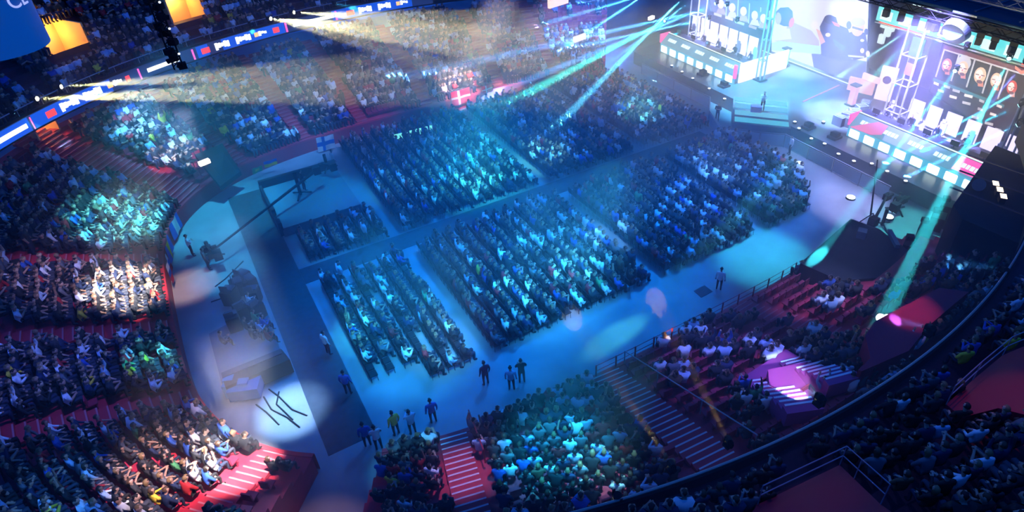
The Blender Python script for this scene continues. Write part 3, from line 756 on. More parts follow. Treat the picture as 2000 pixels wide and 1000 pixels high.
# ------------------------------------------------------------------ ribbon board round the far balcony
BLUELED = glow('blue_led', (0.006, 0.10, 0.80), 1.0); WLED = glow('white_led', (0.85, 0.93, 1.0), 2.2); RLED = glow('red_led', (1.0, 0.06, 0.07), 1.5)
OLED = glow('orange_led', (1.0, 0.45, 0.18), 1.8); DLED = glow('dark_led', (0.012, 0.03, 0.14), 1.0); PLED = glow('pink_led', (1.0, 0.12, 0.55), 1.4)
def rth(px, py):
    p = lvl(px, py, 7.35)
    return ring_th(p.x, p.y)
def arc(bm, t0, t1, z0, z1, d, mi=0, n=8):
    prev = None
    for i in range(n + 1):
        th = t0 + (t1 - t0) * i / n
        c = [bm.verts.new(ring(th, d, z0)), bm.verts.new(ring(th, d, z1)), bm.verts.new(ring(th, d + 0.04, z1)), bm.verts.new(ring(th, d + 0.04, z0))]
        if prev:
            for k in range(4):
                f = bm.faces.new((prev[k], c[k], c[(k + 1) % 4], prev[(k + 1) % 4])); f.material_index = mi
        else: bm.faces.new(c[::-1]).material_index = mi
        prev = c
    bm.faces.new(prev).material_index = mi
t_a, t_b = rth(-20, 296), rth(840, -10)
BLUESEG = [((-20, 296), (50, 242)), ((60, 238), (205, 165)), ((385, 103), (408, 96)), ((436, 88), (560, 55)), ((650, 32), (800, -2))]
rb = thing('ribbon_board', 'curved blue advertising board of lights along the far balcony front', 'screen')
bm = bmesh.new(); arc(bm, t_a, t_b, 6.85, 7.85, -0.10, 0, 80); link('cabinet', bm, DLED, rb)
for p0, p1 in BLUESEG:
    bm = bmesh.new(); arc(bm, rth(*p0), rth(*p1), 6.88, 7.82, -0.13, 0, 20); link('blue_panel', bm, BLUELED, rb)
def glyphs(pa, pb, m, z0=7.05, z1=7.65, n=5, gap=0.18, nm='wordmark', ragged=True):
    t0, t1 = rth(*pa), rth(*pb); bm = bmesh.new()
    for k in range(n):
        a_ = t0 + (t1 - t0) * (k + gap / 2) / n; b_ = t0 + (t1 - t0) * (k + 1 - gap / 2) / n
        dz = (0.12 if (k in (0, n - 1) or not ragged) else 0.0); m_ = (k * 7 % 3) * 0.05 if ragged else 0
        arc(bm, a_, b_, z0 + m_ + (0 if dz else 0.1), z1 - m_, -0.17, 0, 2)
    return link(nm, bm, m, rb)
for pa, pb in (((107, 211), (137, 194)), ((147, 189), (176, 173)), ((420, 92), (447, 83)), ((458, 79), (486, 70)), ((697, 19), (722, 13)), ((733, 10), (757, 4))): glyphs(pa, pb, WLED)
for pa, pb in (((80, 225), (97, 216)), ((391, 100), (408, 95)), ((674, 24), (688, 20))): glyphs(pa, pb, RLED, 7.1, 7.55, 4, 0.1, 'red_logo', False)
for pa, pb in (((207, 163), (222, 156)), ((508, 68), (522, 63)), ((775, 0), (790, -3))): glyphs(pa, pb, WLED, 7.2, 7.6, 3)
for pa, pb in (((196, 168), (204, 164)), ((500, 70), (507, 68)), ((768, 2), (774, 0))): glyphs(pa, pb, OLED, 7.2, 7.55, 1, 0, 'orange_logo')
for pa, pb in (((231, 153), (240, 150)), ((535, 60), (544, 56))): glyphs(pa, pb, RLED, 7.1, 7.55, 1, 0, 'red_dot')
for pa, pb in (((-18, 294), (45, 245)), ((273, 136), (341, 114)), ((574, 50), (650, 30))): glyphs(pa, pb, WLED, 7.2, 7.5, 14, 0.10, 'long_line', False)
for pa, pb in (((58, 240), (61, 239)), ((260, 143), (263, 142)), ((375, 106), (378, 105)), ((562, 55), (565, 54)), ((654, 30), (657, 29))): glyphs(pa, pb, PLED, 6.9, 7.75, 1, 0, 'divider')
r0 = thing('ring_rail', 'dark handrail above the blue ribbon board on the far balcony', 'handrail'); bm = bmesh.new(); prev = None
for i in range(81):
    q = ring(t_a + (t_b - t_a) * i / 80, 0.1, EZ + 0.45)
    if prev is not None: bar(bm, prev, q, 0.035, 5)
    if i % 4 == 0: bar(bm, q, q - Vector((0, 0, 0.5)), 0.025, 5)
    prev = q
link('top_rail', bm, STEEL, r0)

# ------------------------------------------------------------------ moving heads and beams
def fixture(loc, tgt, label, lens, size=1.0, group='moving head lamps', hung=False):
    t = thing('moving_head', label, 'stage lamp', loc, 0, group)
    v = (Vector(tgt) - Vector(loc)).normalized(); q = v.to_track_quat('Z', 'Y').to_matrix()
    bm = bmesh.new(); box(bm, (0, 0, (0.30 if hung else -0.30) * size), (0.34 * size, 0.30 * size, 0.14 * size)); link('base', bm, BLACK, t)
    bm = bmesh.new()
    for s in (-1, 1): box(bm, (0, 0.19 * size * s, (0.12 if hung else -0.12) * size), (0.10 * size, 0.04 * size, 0.36 * size))
    box(bm, (0, 0, (0.27 if hung else -0.27) * size), (0.10 * size, 0.42 * size, 0.06 * size)); link('yoke', bm, BLACK, t)
    bm = bmesh.new(); bar(bm, v * -0.2 * size, v * 0.2 * size, 0.12 * size, 12, 0.15 * size); hd = link('head', bm, BLACK, t)
    bm = bmesh.new(); bar(bm, v * 0.2 * size, v * 0.215 * size, 0.135 * size, 14); link('lens', bm, lens, hd)
    return t
L_CYAN = glow('lens_cyan', (0.3, 0.9, 1.0), 12); L_YEL = glow('lens_yellow', (1.0, 0.9, 0.55), 14); L_WHITE = glow('lens_white', (0.95, 1.0, 1.0), 14); L_BLUE = glow('lens_blue', (0.05, 0.3, 1.0), 8)
def beam(loc, tgt, ang, e, c, label, lens, size=1.0, blend=0.25, hung=False):
    fixture(loc, tgt, label, lens, size, hung=hung)
    v = (Vector(tgt) - Vector(loc)).normalized()
    return spot(Vector(loc) + v * 0.25 * size, tgt, ang, e, c, blend, 0.06)
def rail_pt(px, py, z=EZ + 0.75): return lvl(px, py, z)
# broad yellow beams from the far balcony, raking over the crowd towards the stage
for (o_, t_, ang, e, lb) in (
    ((66, 193), ((700, 172), 8.7), 7.5, 0.32e6, 'lowest of the four yellow beam lamps on the far balcony'),
    ((113, 170), ((720, 128), 8.7), 6.5, 0.28e6, 'yellow beam lamp second from the drum on the far balcony'),
    ((525, 36), ((1080, 100), 8.9), 9.5, 0.38e6, 'brightest yellow beam lamp beyond the hanging light ladder'),
    ((570, 24), ((1150, 58), 8.9), 8.5, 0.27e6, 'yellow beam lamp farthest along the far balcony'),
    ((525, 36), ((900, 130), 7.5), 8.0, 1.0e5, None)):
    L = rail_pt(*o_)
    T = lvl(*t_[0], t_[1])
    if lb: beam(L, T, ang, e, YELLOW, lb, L_YEL, 1.1, 0.5)
    else: spot(L + (T - L).normalized() * 0.3, T, ang, e, YELLOW, 0.6, 0.06)
for (o_, t_, lb) in (((20, 217), (52, 237), 'cyan lamp on the balcony rail nearest the frame edge'), ((206, 131), (216, 151), 'cyan lamp on the balcony rail left of the light ladder'), ((487, 46), (493, 62), 'cyan lamp on the balcony rail right of the light ladder'), ((652, 5), (690, 16), 'cyan lamp on the balcony rail farthest from the drum')):
    beam(rail_pt(*o_, EZ + 0.9), lvl(*t_, EZ - 0.3), 12, 25e3, (0.05, 0.6, 1.0), lb, L_CYAN)
# narrow amber beams from the near balcony rail
for (o_, t_, lb) in (((1312, 908), (1165, 690), 'amber beam lamp on the near balcony rail by the broad stairs'), ((1424, 860), (1318, 660), 'amber beam lamp on the near balcony rail above the empty seats')):
    beam(rail_pt(*o_, EZ + 0.3), lvl(*t_, 3.2), 4.2, 0.2e5, (1.0, 0.62, 0.14), lb, L_YEL, 0.8)
for (o_, t_, ang, e, c, lb) in (
    ((1818, 640), (1700, 615), 9, 1.6e4, (0.08, 0.25, 1.0), 'blue lamp on the near balcony beside the red canopy'),
    ((1962, 527), (1850, 510), 9, 0.9e4, (0.04, 0.3, 1.0), 'blue lamp on the near balcony nearest the black tower'),
    ((1603, 776), (1540, 745), 20, 0.5e4, (0.4, 0.55, 1.0), 'white-blue lamp under the near balcony rail by the stair block'),
    ((1206, 968), (1215, 990), 40, 1.0e4, (0.3, 0.7, 1.0), 'white-blue lamp on the near balcony beside the broad stairs')):
    beam(rail_pt(*o_, EZ + 0.1), lvl(*t_, 4.5), ang, e, c, lb, L_WHITE if 'white' in lb else L_BLUE)

# ------------------------------------------------------------------ hung from the roof: drum and light ladder
C = at_depth(18, 60, 26.0); zb = at_depth(85, 98, 26.0).z - 0.1
t = thing('led_drum', 'dark blue round banner drum hanging by the far balcony', 'banner', (0, 0, 0))
c2 = at_depth(-40, 110, 26.6); RD = 1.75; ctr = Vector((c2.x, c2.y, 0)); bm = bmesh.new()
edge = at_depth(72, 70, 26.0); right = Vector((RC[0][0], RC[0][1], 0)).normalized(); ctr = Vector((edge.x, edge.y, 0)) - right * RD
bot = at_depth(20, 122, 25.0).z
bmesh.ops.create_cone(bm, cap_ends=True, segments=64, radius1=RD, radius2=RD, depth=9, matrix=Matrix.Translation(ctr + Vector((0, 0, bot + 4.5))))
for f in bm.faces: f.smooth = abs(f.normal.z) < 0.5
link('shell', bm, glow('drum_blue', (0.0, 0.042, 0.30), 1.0), t)
cv_ = bpy.data.curves.new('lettering', 'FONT'); cv_.body = 'CE'; cv_.size = 0.85; cv_.extrude = 0.01; cv_.align_x = 'CENTER'
lo = bpy.data.objects.new('lettering', cv_); COL.objects.link(lo); dg = bpy.context.evaluated_depsgraph_get(); dg.update()
me_ = bpy.data.meshes.new_from_object(lo.evaluated_get(dg)); bpy.data.objects.remove(lo)
toc = (Vector((0, 0, 0)) - ctr); base_a = math.atan2(toc.y, toc.x)
p_txt = at_depth(12, 5, 25.2); a0 = math.atan2(p_txt.y - ctr.y, p_txt.x - ctr.x)
for v in me_.vertices:
    an_ = a0 + v.co.x / RD; rr = RD + 0.02 + v.co.z
    v.co = Vector((ctr.x + math.cos(an_) * rr, ctr.y + math.sin(an_) * rr, p_txt.z - 0.15 + v.co.y))
o = bpy.data.objects.new('lettering', me_); COL.objects.link(o); o.parent = t; me_.materials.clear(); me_.materials.append(glow('letter_lilac', (0.35, 0.42, 0.9), 1.0))
t = thing('light_ladder', 'black hanging truss of lamps in front of the far balcony', 'truss')
p0 = at_depth(349, 132, 28.0); p1 = Vector((p0.x, p0.y, p0.z + 6.5)); bm = bmesh.new(); truss(bm, p0, p1, 0.36, 0.035, 0.36); link('frame', bm, BLACK, t)
for k in range(16):
    q = p0 + Vector((0, 0, 0.05 + 0.36 * k)); bm = bmesh.new(); a_ = k * 1.9
    box(bm, q + Vector((0.16 * math.cos(a_), 0.16 * math.sin(a_), 0)), (0.34, 0.26, 0.26), a_); bar(bm, q, q + Vector((0.35 * math.cos(a_ + 1), 0.35 * math.sin(a_ + 1), -0.1)), 0.08, 8, 0.11)
    link('lamp', bm, BLACK, t)
for k in (1, 4, 7):
    q = p0 + Vector((0.2, -0.25, 0.3 + 0.36 * k)); bm = bmesh.new(); bar(bm, q, q + Vector((0, -0.03, -0.02)), 0.05, 10); link('lens', bm, glow('dim_lens', (0.7, 0.75, 0.9), 1.5), t)
spot(p0 + Vector((0, 0, -0.2)), lvl(362, 290, 4), 7, 0.7e5, (0.6, 0.75, 1.0), 0.4, 0.1)
spot(at_depth(322, 66, 28) + Vector((-0.4, 0, 0)), lvl(318, 300, 4), 6, 0.5e5, (0.7, 0.6, 0.9), 0.4, 0.1)
spot(at_depth(290, -20, 28) + Vector((-0.3, 0, 0)), lvl(270, 200, 8), 8, 1.4e5, (0.15, 0.45, 1.0), 0.4, 0.1)
# ------------------------------------------------------------------ stage
ICE = glow('ice_white', (0.72, 0.95, 1.0), 1.5); ICEB = glow('ice_cyan', (0.10, 0.62, 0.95), 0.9); LILAC = glow('lilac_white', (0.72, 0.70, 1.0), 1.8)
PINKG = glow('pink_strip', (1.0, 0.10, 0.45), 1.5); CYANG = glow('cyan_strip', (0.10, 0.75, 0.85), 1.3)
t = thing('stage', 'wide low stage at the end of the hall with a pale blue lit deck', 'stage')
bm = bmesh.new(); slab(bm, [(41.9, 52.5, 1.3), (41.9, 17.2, 1.3), (58, 12, 1.3), (58, 56, 1.3)], 1.29); link('deck', bm, mat('stage_deck', (0.1, 0.1, 0.1)), t)
bm = bmesh.new(); box(bm, (53.2, 38, 1.45), (1.4, 13, 0.3)); link('step', bm, DECK, t)
bm = bmesh.new(); box(bm, (52.47, 38, 1.55), (0.05, 13, 0.08)); link('step_light', bm, ICE, t)
bm = bmesh.new(); box(bm, (49.2, 34.2, 1.33), (5.6, 0.14, 0.05), math.atan2(0.1, 1)); link('pink_line', bm, glow('pale_pink', (0.8, 0.35, 0.6), 0.9), t)
bm = bmesh.new(); box(bm, (57.9, 34, 7.5), (0.2, 46, 15)); struct('wall_backdrop', bm, DRAPE)
# walkway tip: square platform set cornerwise, lit in bands, steps at its front
A, B_, C_, D_ = Vector((42.3, 38.3, 1.32)), Vector((38.4, 34.4, 1.32)), Vector((41.5, 30.9, 1.32)), Vector((45.3, 34.6, 1.32))
t = thing('walkway_platform', 'square platform of glowing cyan bands with a presenter at the stage front', 'platform')
bm = bmesh.new(); slab(bm, [A, B_, C_, D_], 1.28); link('body', bm, GREYWALL, t)
for k in range(4):
    f0, f1 = (k + 0.12) / 4, (k + 0.80) / 4
    bm = bmesh.new(); a0, a1 = A.lerp(B_, f0), A.lerp(B_, f1); d0, d1 = D_.lerp(C_, f0), D_.lerp(C_, f1)
    e = 0.03
    slab(bm, [x + Vector((0, 0, 0.03)) for x in (a0.lerp(d0, e), a1.lerp(d1, e), a1.lerp(d1, 1 - e), a0.lerp(d0, 1 - e))], 0.02)
    link('light_band', bm, glow('band_' + str(k), [(0.16, 0.75, 0.85), (0.10, 0.55, 0.80), (0.14, 0.66, 0.85), (0.08, 0.62, 0.75)][k], 0.75), t)
bm = bmesh.new(); m0 = B_.lerp(C_, 0.25); box(bm, (41.6, 34.9, 1.6), (0.7, 0.9, 0.5), math.radians(45)); tag(link('lectern', bm, mat('violet_desk', (0.30, 0.18, 0.45), 0.5)), 'small violet desk beside the presenter on the cyan platform', 'desk')
# barrier of glass and steel along the stage front
t = thing('crowd_barrier', 'pale glass and steel barrier between front row and stage', 'barrier')
LINE = [Vector((40.7, 49.6, 0)), Vector((40.6, 39.5, 0)), Vector((38.6, 37.4, 0)), Vector((37.2, 34.6, 0)), Vector((39.2, 32.0, 0)), Vector((40.6, 30.6, 0)), Vector((40.5, 20.9, 0))]
for a_, b_ in zip(LINE[:-1], LINE[1:]):
    n = max(1, int((b_ - a_).length / 2.2)); bm = bmesh.new(); bm2 = bmesh.new()
    for i in range(n):
        p, q = a_.lerp(b_, i / n), a_.lerp(b_, (i + 1) / n); u = (q - p).normalized()
        box(bm, (p + q) / 2 + Vector((0, 0, 0.62)), ((q - p).length - 0.12, 0.04, 0.95), math.atan2(u.y, u.x))
        bar(bm2, p, p + Vector((0, 0, 1.25)), 0.04); bar(bm2, p + Vector((0, 0, 1.2)), q + Vector((0, 0, 1.2)), 0.05); bar(bm2, p + Vector((0, 0, 0.1)), q + Vector((0, 0, 0.1)), 0.04)
    link('panel', bm, mat('frosted_panel', (0.45, 0.52, 0.58), 0.35), t); link('frame', bm2, PALESTEEL, t)
# player desks
def desk(x, y0, y1, lab, side, pink_left, seat_lab, closed_right):
    """long player desk: glowing squares along the foot, sloped name panel above, table top behind"""
    t = thing('player_desk', lab, 'desk'); L = y1 - y0
    bm = bmesh.new(); slab(bm, [(x, y1, 2.25), (x, y0, 2.25), (x + 6.5, y0, 2.25), (x + 6.5, y1, 2.25)], 0.94); link('riser', bm, GREYWALL, t)
    bm = bmesh.new(); slab(bm, [(x - 0.1, y1, 2.15), (x - 0.1, y0, 2.15), (x + 0.05, y0, 2.15), (x + 0.05, y1, 2.15)], 0.84); link('foot_panel', bm, ICEB, t)
    n = 8
    for i in range(n):
        y = y1 - (i + 0.5) * L / n; bm = bmesh.new()
        bmesh.ops.create_cube(bm, size=1, matrix=Matrix.Translation((x - 0.16, y, 1.72)) @ Matrix.Diagonal((0.10, L / n * 0.66, 0.66, 1)))
        bmesh.ops.bevel(bm, geom=bm.edges[:], offset=0.045, segments=3, affect='EDGES'); link('light_square', bm, glow('square_white', (0.80, 1.0, 1.0), 3.6), t)
    bm = bmesh.new(); v = [(x - 0.1, y1, 2.2), (x - 0.1, y0, 2.2), (x + 0.9, y0, 3.05), (x + 0.9, y1, 3.05)]
    top = [bm.verts.new(p) for p in v]; bot = [bm.verts.new((p[0], p[1], 2.16)) for p in v]
    bm.faces.new(top)
    for i in range(4): bm.faces.new((top[i], bot[i], bot[(i + 1) % 4], top[(i + 1) % 4]))
    link('name_panel', bm, glow('panel_blue', (0.20, 0.55, 0.85) if side < 0 else (0.30, 0.36, 0.75), 0.75), t)
    for i in range(5):
        yc = y1 - (i + 0.6) * L / 5.2; bm = bmesh.new()
        for q in range(4):
            yy = yc + (1.5 - q) * 0.30
            fr = 0.5
            c = Vector((x - 0.1 + fr * 1.0 - 0.02, yy, 2.2 + fr * 0.85 + 0.03)); box(bm, c, (0.34, 0.26 - 0.06 * (q % 2), 0.03), rot=Matrix.Rotation(-math.atan2(0.85, 1.0), 3, 'Y'))
        link('lettering', bm, ICE, t)
    bm = bmesh.new(); box(bm, (x + 1.4, (y0 + y1) / 2, 3.05), (1.1, L, 0.07)); link('table_top', bm, mat('dark_table', (0.03, 0.035, 0.06), 0.4), t)
    bm = bmesh.new(); box(bm, (x + 0.90, (y0 + y1) / 2, 3.11), (0.10, L, 0.06)); link('edge_light', bm, ICE, t)
    bm = bmesh.new(); yy = y1 + 0.06 if pink_left else y0 - 0.06
    box(bm, (x + 0.5, yy, 2.7), (1.3, 0.12, 0.9)); link('pink_end', bm, PINKG, t)
    if closed_right:
        bm = bmesh.new(); box(bm, (x + 3.6, y0 - 0.08, 2.3), (6.4, 0.14, 1.9)); link('side_panel', bm, LILAC, t)
        bm = bmesh.new(); box(bm, (x - 0.1, y0 + 0.02, 2.55), (0.2, 0.30, 1.3)); link('pink_corner', bm, PINKG, t)
    for i in range(5):
        y = y1 - (i + 0.5) * L / 5
        q = thing('monitor', f"black monitor facing the {nth(i + 1)} player from the {'far' if side < 0 else 'stair'} end of the {seat_lab} desk", 'monitor', (x + 1.35, y, 3.09), 0, 'monitors on the player desks')
        bm = bmesh.new(); box(bm, (0, 0, 0.36), (0.05, 0.62, 0.38)); link('case', bm, BLACK, q)
        bm = bmesh.new(); box(bm, (0.03, 0, 0.36), (0.01, 0.56, 0.32)); link('display', bm, glow('display_blue', (0.3, 0.5, 1.0), 1.0), q)
        bm = bmesh.new(); bar(bm, (0, 0, 0), (0, 0, 0.2), 0.03); box(bm, (0, 0, 0.015), (0.2, 0.26, 0.03)); link('stand', bm, BLACK, q)
        c = thing('gaming_chair', f"pale gaming chair of the {nth(i + 1)} player from the {'far' if side < 0 else 'stair'} end, {seat_lab} desk", 'chair', (x + 3.1, y, 2.26), math.pi, 'gaming chairs behind the player desks')
        bm = bmesh.new(); box(bm, (0, 0, 0.45), (0.52, 0.52, 0.12)); bmesh.ops.bevel(bm, geom=bm.edges[:], offset=0.03, segments=2, affect='EDGES'); link('seat', bm, mat('chair_pale', (0.55, 0.55, 0.65), 0.5), c)
        bm = bmesh.new(); box(bm, (-0.30, 0, 0.95), (0.12, 0.54, 0.90)); box(bm, (-0.27, 0, 1.48), (0.12, 0.34, 0.26)); bmesh.ops.bevel(bm, geom=bm.edges[:], offset=0.03, segments=2, affect='EDGES'); link('backrest', bm, MATS['chair_pale'], c)
        bm = bmesh.new(); bar(bm, (0, 0, 0.05), (0, 0, 0.4), 0.04)
        for a_ in range(5): bar(bm, (0, 0, 0.08), (0.3 * math.cos(a_ * 1.256), 0.3 * math.sin(a_ * 1.256), 0.04), 0.025)
        link('base', bm, BLACK, c)
        look = (0 if i % 2 else 1, True, i % 4, i % 2, 1, 0)
        add_person('clap' if i % 3 == 0 else 'lean', look, (x + 3.02, y, 2.26), math.pi, f"player in {TOPS[look[0]][0]} top, {nth(i + 1)} from the {'far' if side < 0 else 'stair'} end of the {seat_lab} desk", 'players at the desks')
    return t
desk(44.3, 40.2, 51.0, 'far player desk with white glowing squares and a lit white end panel', -1, True, 'far', True)
desk(44.3, 16.9, 27.6, 'near player desk with white glowing squares and pink end panels', 1, True, 'near', False)
bm = bmesh.new(); box(bm, (44.8, 18.2, 2.7), (1.3, 1.9, 0.06), rot=Matrix.Rotation(-math.atan2(0.85, 1.0), 3, 'Y')); tag(link('pink_panel', bm, PINKG), 'hot pink lit panel at the near desk end by the black tower', 'sign')
bm = bmesh.new(); slab(bm, [lvl(x, y, 3.1) for x, y in [(1661, 247), (1716, 238), (1735, 246), (1722, 262), (1700, 262)]], 0.06); tag(link('pink_panel', bm, glow('soft_pink', (1.0, 0.25, 0.6), 0.95)), 'pale pink lit panel at the stair end of the near player desk', 'sign')
bm = bmesh.new()
for i in range(7): box(bm, (48.3, 42.2 + i * 1.35, 3.4), (0.08, 1.1, 2.1))
tag(link('light_wall', bm, LILAC), 'row of glowing lilac-white wall panels behind the far players', 'light panel')
bm = bmesh.new()
for i in range(6): box(bm, (48.6, 17.6 + i * 1.5, 3.3), (0.08, 1.0 + 0.15 * (i % 2), 1.7))
tag(link('light_wall', bm, glow('lilac_two', (0.66, 0.60, 1.0), 1.9)), 'row of glowing violet-white wall panels behind the near players', 'light panel')

# screens: picture drawn as flat shapes on the panel face
def screen(name, label, X, frame, shapes, mats_, cat='screen'):
    t = thing(name, label, cat); F = [onx(x, y, X) for x, y in frame]
    bm = bmesh.new(); fr = [bm.verts.new(p) for p in F]; bk = [bm.verts.new(p + Vector((0.25, 0, 0))) for p in F]; n = len(F)
    bm.faces.new(bk[::-1])
    for i in range(n): bm.faces.new((fr[i], bk[i], bk[(i + 1) % n], fr[(i + 1) % n]))
    bm.faces.new(fr); bmesh.ops.recalc_face_normals(bm, faces=bm.faces[:]); link('cabinet', bm, BLACK, t)
    bm = bmesh.new()
    for k, (pts, mi) in enumerate(shapes): poly(bm, [onx(x, y, X - 0.012 - 0.004 * k) for x, y in pts], mi)
    link('picture', bm, parent=t, mats=mats_); return t
def oval(cx_, cy_, rx, ry, tilt=0.0, n=14):
    return [(cx_ + rx * math.cos(a_) * math.cos(tilt) - ry * math.sin(a_) * math.sin(tilt), cy_ + rx * math.cos(a_) * math.sin(tilt) + ry * math.sin(a_) * math.cos(tilt)) for a_ in np.linspace(0, 2 * math.pi, n, endpoint=False)]
SM = [glow('s_white', (0.80, 0.80, 1.0), 1.15), glow('s_navy', (0.060, 0.062, 0.30), 0.9), glow('s_blue', (0.08, 0.18, 0.72), 0.9), glow('s_violet', (0.14, 0.15, 0.74), 0.95),
      glow('s_skin', (1.0, 0.50, 0.44), 1.0), glow('s_pale', (0.55, 0.85, 1.0), 1.1), glow('s_dark', (0.035, 0.025, 0.12), 0.9), glow('s_pink', (1.0, 0.2, 0.5), 1.0), glow('s_paleskin', (1.0, 0.86, 0.84), 1.15), glow('s_lav', (0.62, 0.52, 0.98), 1.0)]
screen('centre_screen', 'big bright screen showing two players in dark jerseys hugging', 53.0, [(1506, -60), (1699, -2), (1697, 24), (1692, 166), (1506, 112)], [
    ([(1507, -58), (1697, 0), (1696, 25), (1691, 165), (1507, 110)], 0),
    ([(1585, 105), (1603, 105), (1692, 120), (1691, 165), (1630, 148), (1590, 134)], 3),
    ([(1542, 40), (1585, 60), (1600, 80), (1600, 92), (1512, 80), (1530, 70)], 9),
    ([(1514, 24), (1524, 15), (1540, 14), (1548, 22), (1549, 40), (1545, 52), (1530, 51), (1518, 45)], 2),
    (oval(1520, 36, 6, 12), 9), (oval(1546, 44, 5, 10, 0.3), 7), ([(1510, 54), (1542, 56), (1546, 76), (1508, 80)], 0),
    ([(1507, 84), (1522, 80), (1603, 90), (1603, 106), (1507, 98)], 5),
    ([(1601, 52), (1610, 34), (1622, 29), (1633, 34), (1637, 48), (1656, 56), (1662, 74), (1672, 96), (1668, 114), (1640, 118), (1604, 108), (1603, 86), (1609, 80), (1603, 66)], 1),
    (oval(1620, 38, 11, 9, 0.2), 6), ([(1624, 41), (1639, 47), (1640, 53), (1630, 50)], 7), (oval(1617, 68, 5, 4), 8), ([(1626, 74), (1652, 92), (1648, 100), (1630, 88)], 2),
    (oval(1591, 50, 7, 9), 8), ([(1594, 56), (1602, 60), (1612, 82), (1603, 87)], 4),
    ([(1651, 66), (1664, 62), (1690, 64), (1694, 84), (1692, 112), (1668, 118), (1656, 104)], 6),
    (oval(1675, 54, 13, 17, 0.1), 4), (oval(1676, 43, 14, 9, 0.1), 9), ([(1665, 51), (1686, 57), (1685, 61), (1664, 55)], 6), (oval(1658, 49, 5, 8), 1), (oval(1692, 62, 4, 6), 6),
    (oval(1684, 79, 4, 3), 0), (oval(1684, 99, 4, 5), 8), ([(1656, 107), (1688, 110), (1688, 113), (1657, 111)], 0), (oval(1697 - 2, 105, 4, 6), 8)], SM)
FM = [glow('t_dark', (0.040, 0.022, 0.045), 0.9), glow('t_frame', (0.80, 0.74, 0.78), 1.0), glow('t_skin', (1.0, 0.62, 0.42), 1.15), glow('t_hair', (0.030, 0.014, 0.028), 0.9), glow('t_red', (0.85, 0.06, 0.05), 1.0),
      glow('t_pink', (1.0, 0.30, 0.22), 1.0), glow('t_teal', (0.08, 0.30, 0.36), 0.9), glow('t_maroon', (0.26, 0.06, 0.10), 0.9), glow('t_light', (1.0, 0.88, 0.80), 1.2), glow('t_shirt', (0.03, 0.035, 0.10), 0.9)]
def portrait(x, y, s, fair=False, tone=2):
    return [([(x - 13 * s, y + 26 * s), (x - 9 * s, y + 15 * s), (x + 8 * s, y + 17 * s), (x + 12 * s, y + 32 * s)], 9), ([(x - 4 * s, y + 10 * s), (x + 4 * s, y + 11 * s), (x + 4 * s, y + 20 * s), (x - 4 * s, y + 19 * s)], 5),
            (oval(x + 1.5 * s, y - 6 * s, 11.5 * s, 13 * s, 0.25), 1 if fair else 3), (oval(x - 0.6 * s, y + 3 * s, 8.8 * s, 12 * s, 0.25), tone), (oval(x - 2 * s, y + 2 * s, 5.5 * s, 7.5 * s, 0.25), 8),
            ([(x - 7 * s, y + 0.5 * s), (x - 2 * s, y + 1.6 * s), (x - 2 * s, y + 3 * s), (x - 7 * s, y + 2 * s)], 7), ([(x + 1 * s, y + 2.2 * s), (x + 6 * s, y + 3.4 * s), (x + 6 * s, y + 4.8 * s), (x + 1 * s, y + 3.8 * s)], 7),
            ([(x - 1.5 * s, y + 4 * s), (x + 1 * s, y + 4.5 * s), (x - 0.5 * s, y + 8 * s), (x - 3 * s, y + 7.4 * s)], 5), (oval(x - 1.5 * s, y + 12.5 * s, 4.6 * s, 2.6 * s, 0.25), 7)]
sh = [([(1843, 86), (2012, 137), (1968, 278), (1817, 178)], 0), ([(1845, 88), (2010, 138), (2008, 150), (1842, 97)], 7)]
xs = [(1829, 96, 1872, 110, 1852, 176), ]
for i, (x, y, s, fair, tone) in enumerate(((1850, 124, 1.12, False, 5), (1881, 130, 1.2, True, 2), (1915, 143, 1.34, False, 2), (1946, 153, 1.22, False, 2), (1977, 167, 1.15, False, 4))):
    sh += portrait(x, y, s, fair, tone)
for (a_, b_) in (((1843, 96), (1826, 150)), ((1872, 105), (1856, 158)), ((1903, 115), (1886, 170)), ((1935, 125), (1917, 182)), ((1967, 136), (1947, 193))):
    sh.append(([a_, (a_[0] + 3, a_[1] + 1), (b_[0] + 3, b_[1] + 1), b_], 1))
sh.append(([(1843, 95), (2007, 146), (2006, 149), (1843, 98)], 1)); sh.append(([(1823, 152), (1962, 205), (1960, 211), (1822, 158)], 6))
for k, (x, y) in enumerate(((1829, 162), (1850, 168), (1868, 176), (1892, 186), (1918, 196), (1838, 176), (1862, 188), (1888, 200), (1915, 212), (1940, 222), (1905, 228), (1932, 240), (1952, 206), (1950, 252))):
    w_ = 5 + (k * 5 % 4); sh.append(([(x - w_, y - 3), (x + w_, y + 1), (x + w_ - 1, y + 6), (x - w_ - 1, y + 2)], 1 if k % 3 else 8))
sh.append(([(1983, 128), (1995, 138), (2010, 135), (2010, 141), (1994, 145), (1982, 134)], 5))
screen('team_screen', 'team screen of five orange-lit portraits above the near player desk', 51.0, [(1841, 84), (2014, 136), (1970, 282), (1814, 180)], sh, FM)
sl = [([(1380, -40), (1500, -5), (1497, 58), (1391, 22)], 3)]
SM2 = [SM[0], SM[2], SM[9], SM[3], SM[8], SM[5]]
for i, (x, y) in enumerate(((1408, 8), (1430, 15), (1452, 22), (1474, 30), (1491, 36))):
    sl += [(oval(x, y - 3, 9, 12), 1), (oval(x, y, 6.5, 9), 4), ([(x - 10, y + 18), (x - 5, y + 8), (x + 6, y + 9), (x + 10, y + 21)], 0 if i % 2 else 2), ([(x + 11, y - 16), (x + 13, y - 15), (x + 11, y + 24), (x + 9, y + 23)], 5)]
for k, (x, y) in enumerate(((1402, 26), (1424, 33), (1446, 42), (1470, 50))): sl.append(([(x - 7, y - 2), (x + 8, y + 3), (x + 7, y + 8), (x - 8, y + 3)], (0, 4, 5, 2)[k]))
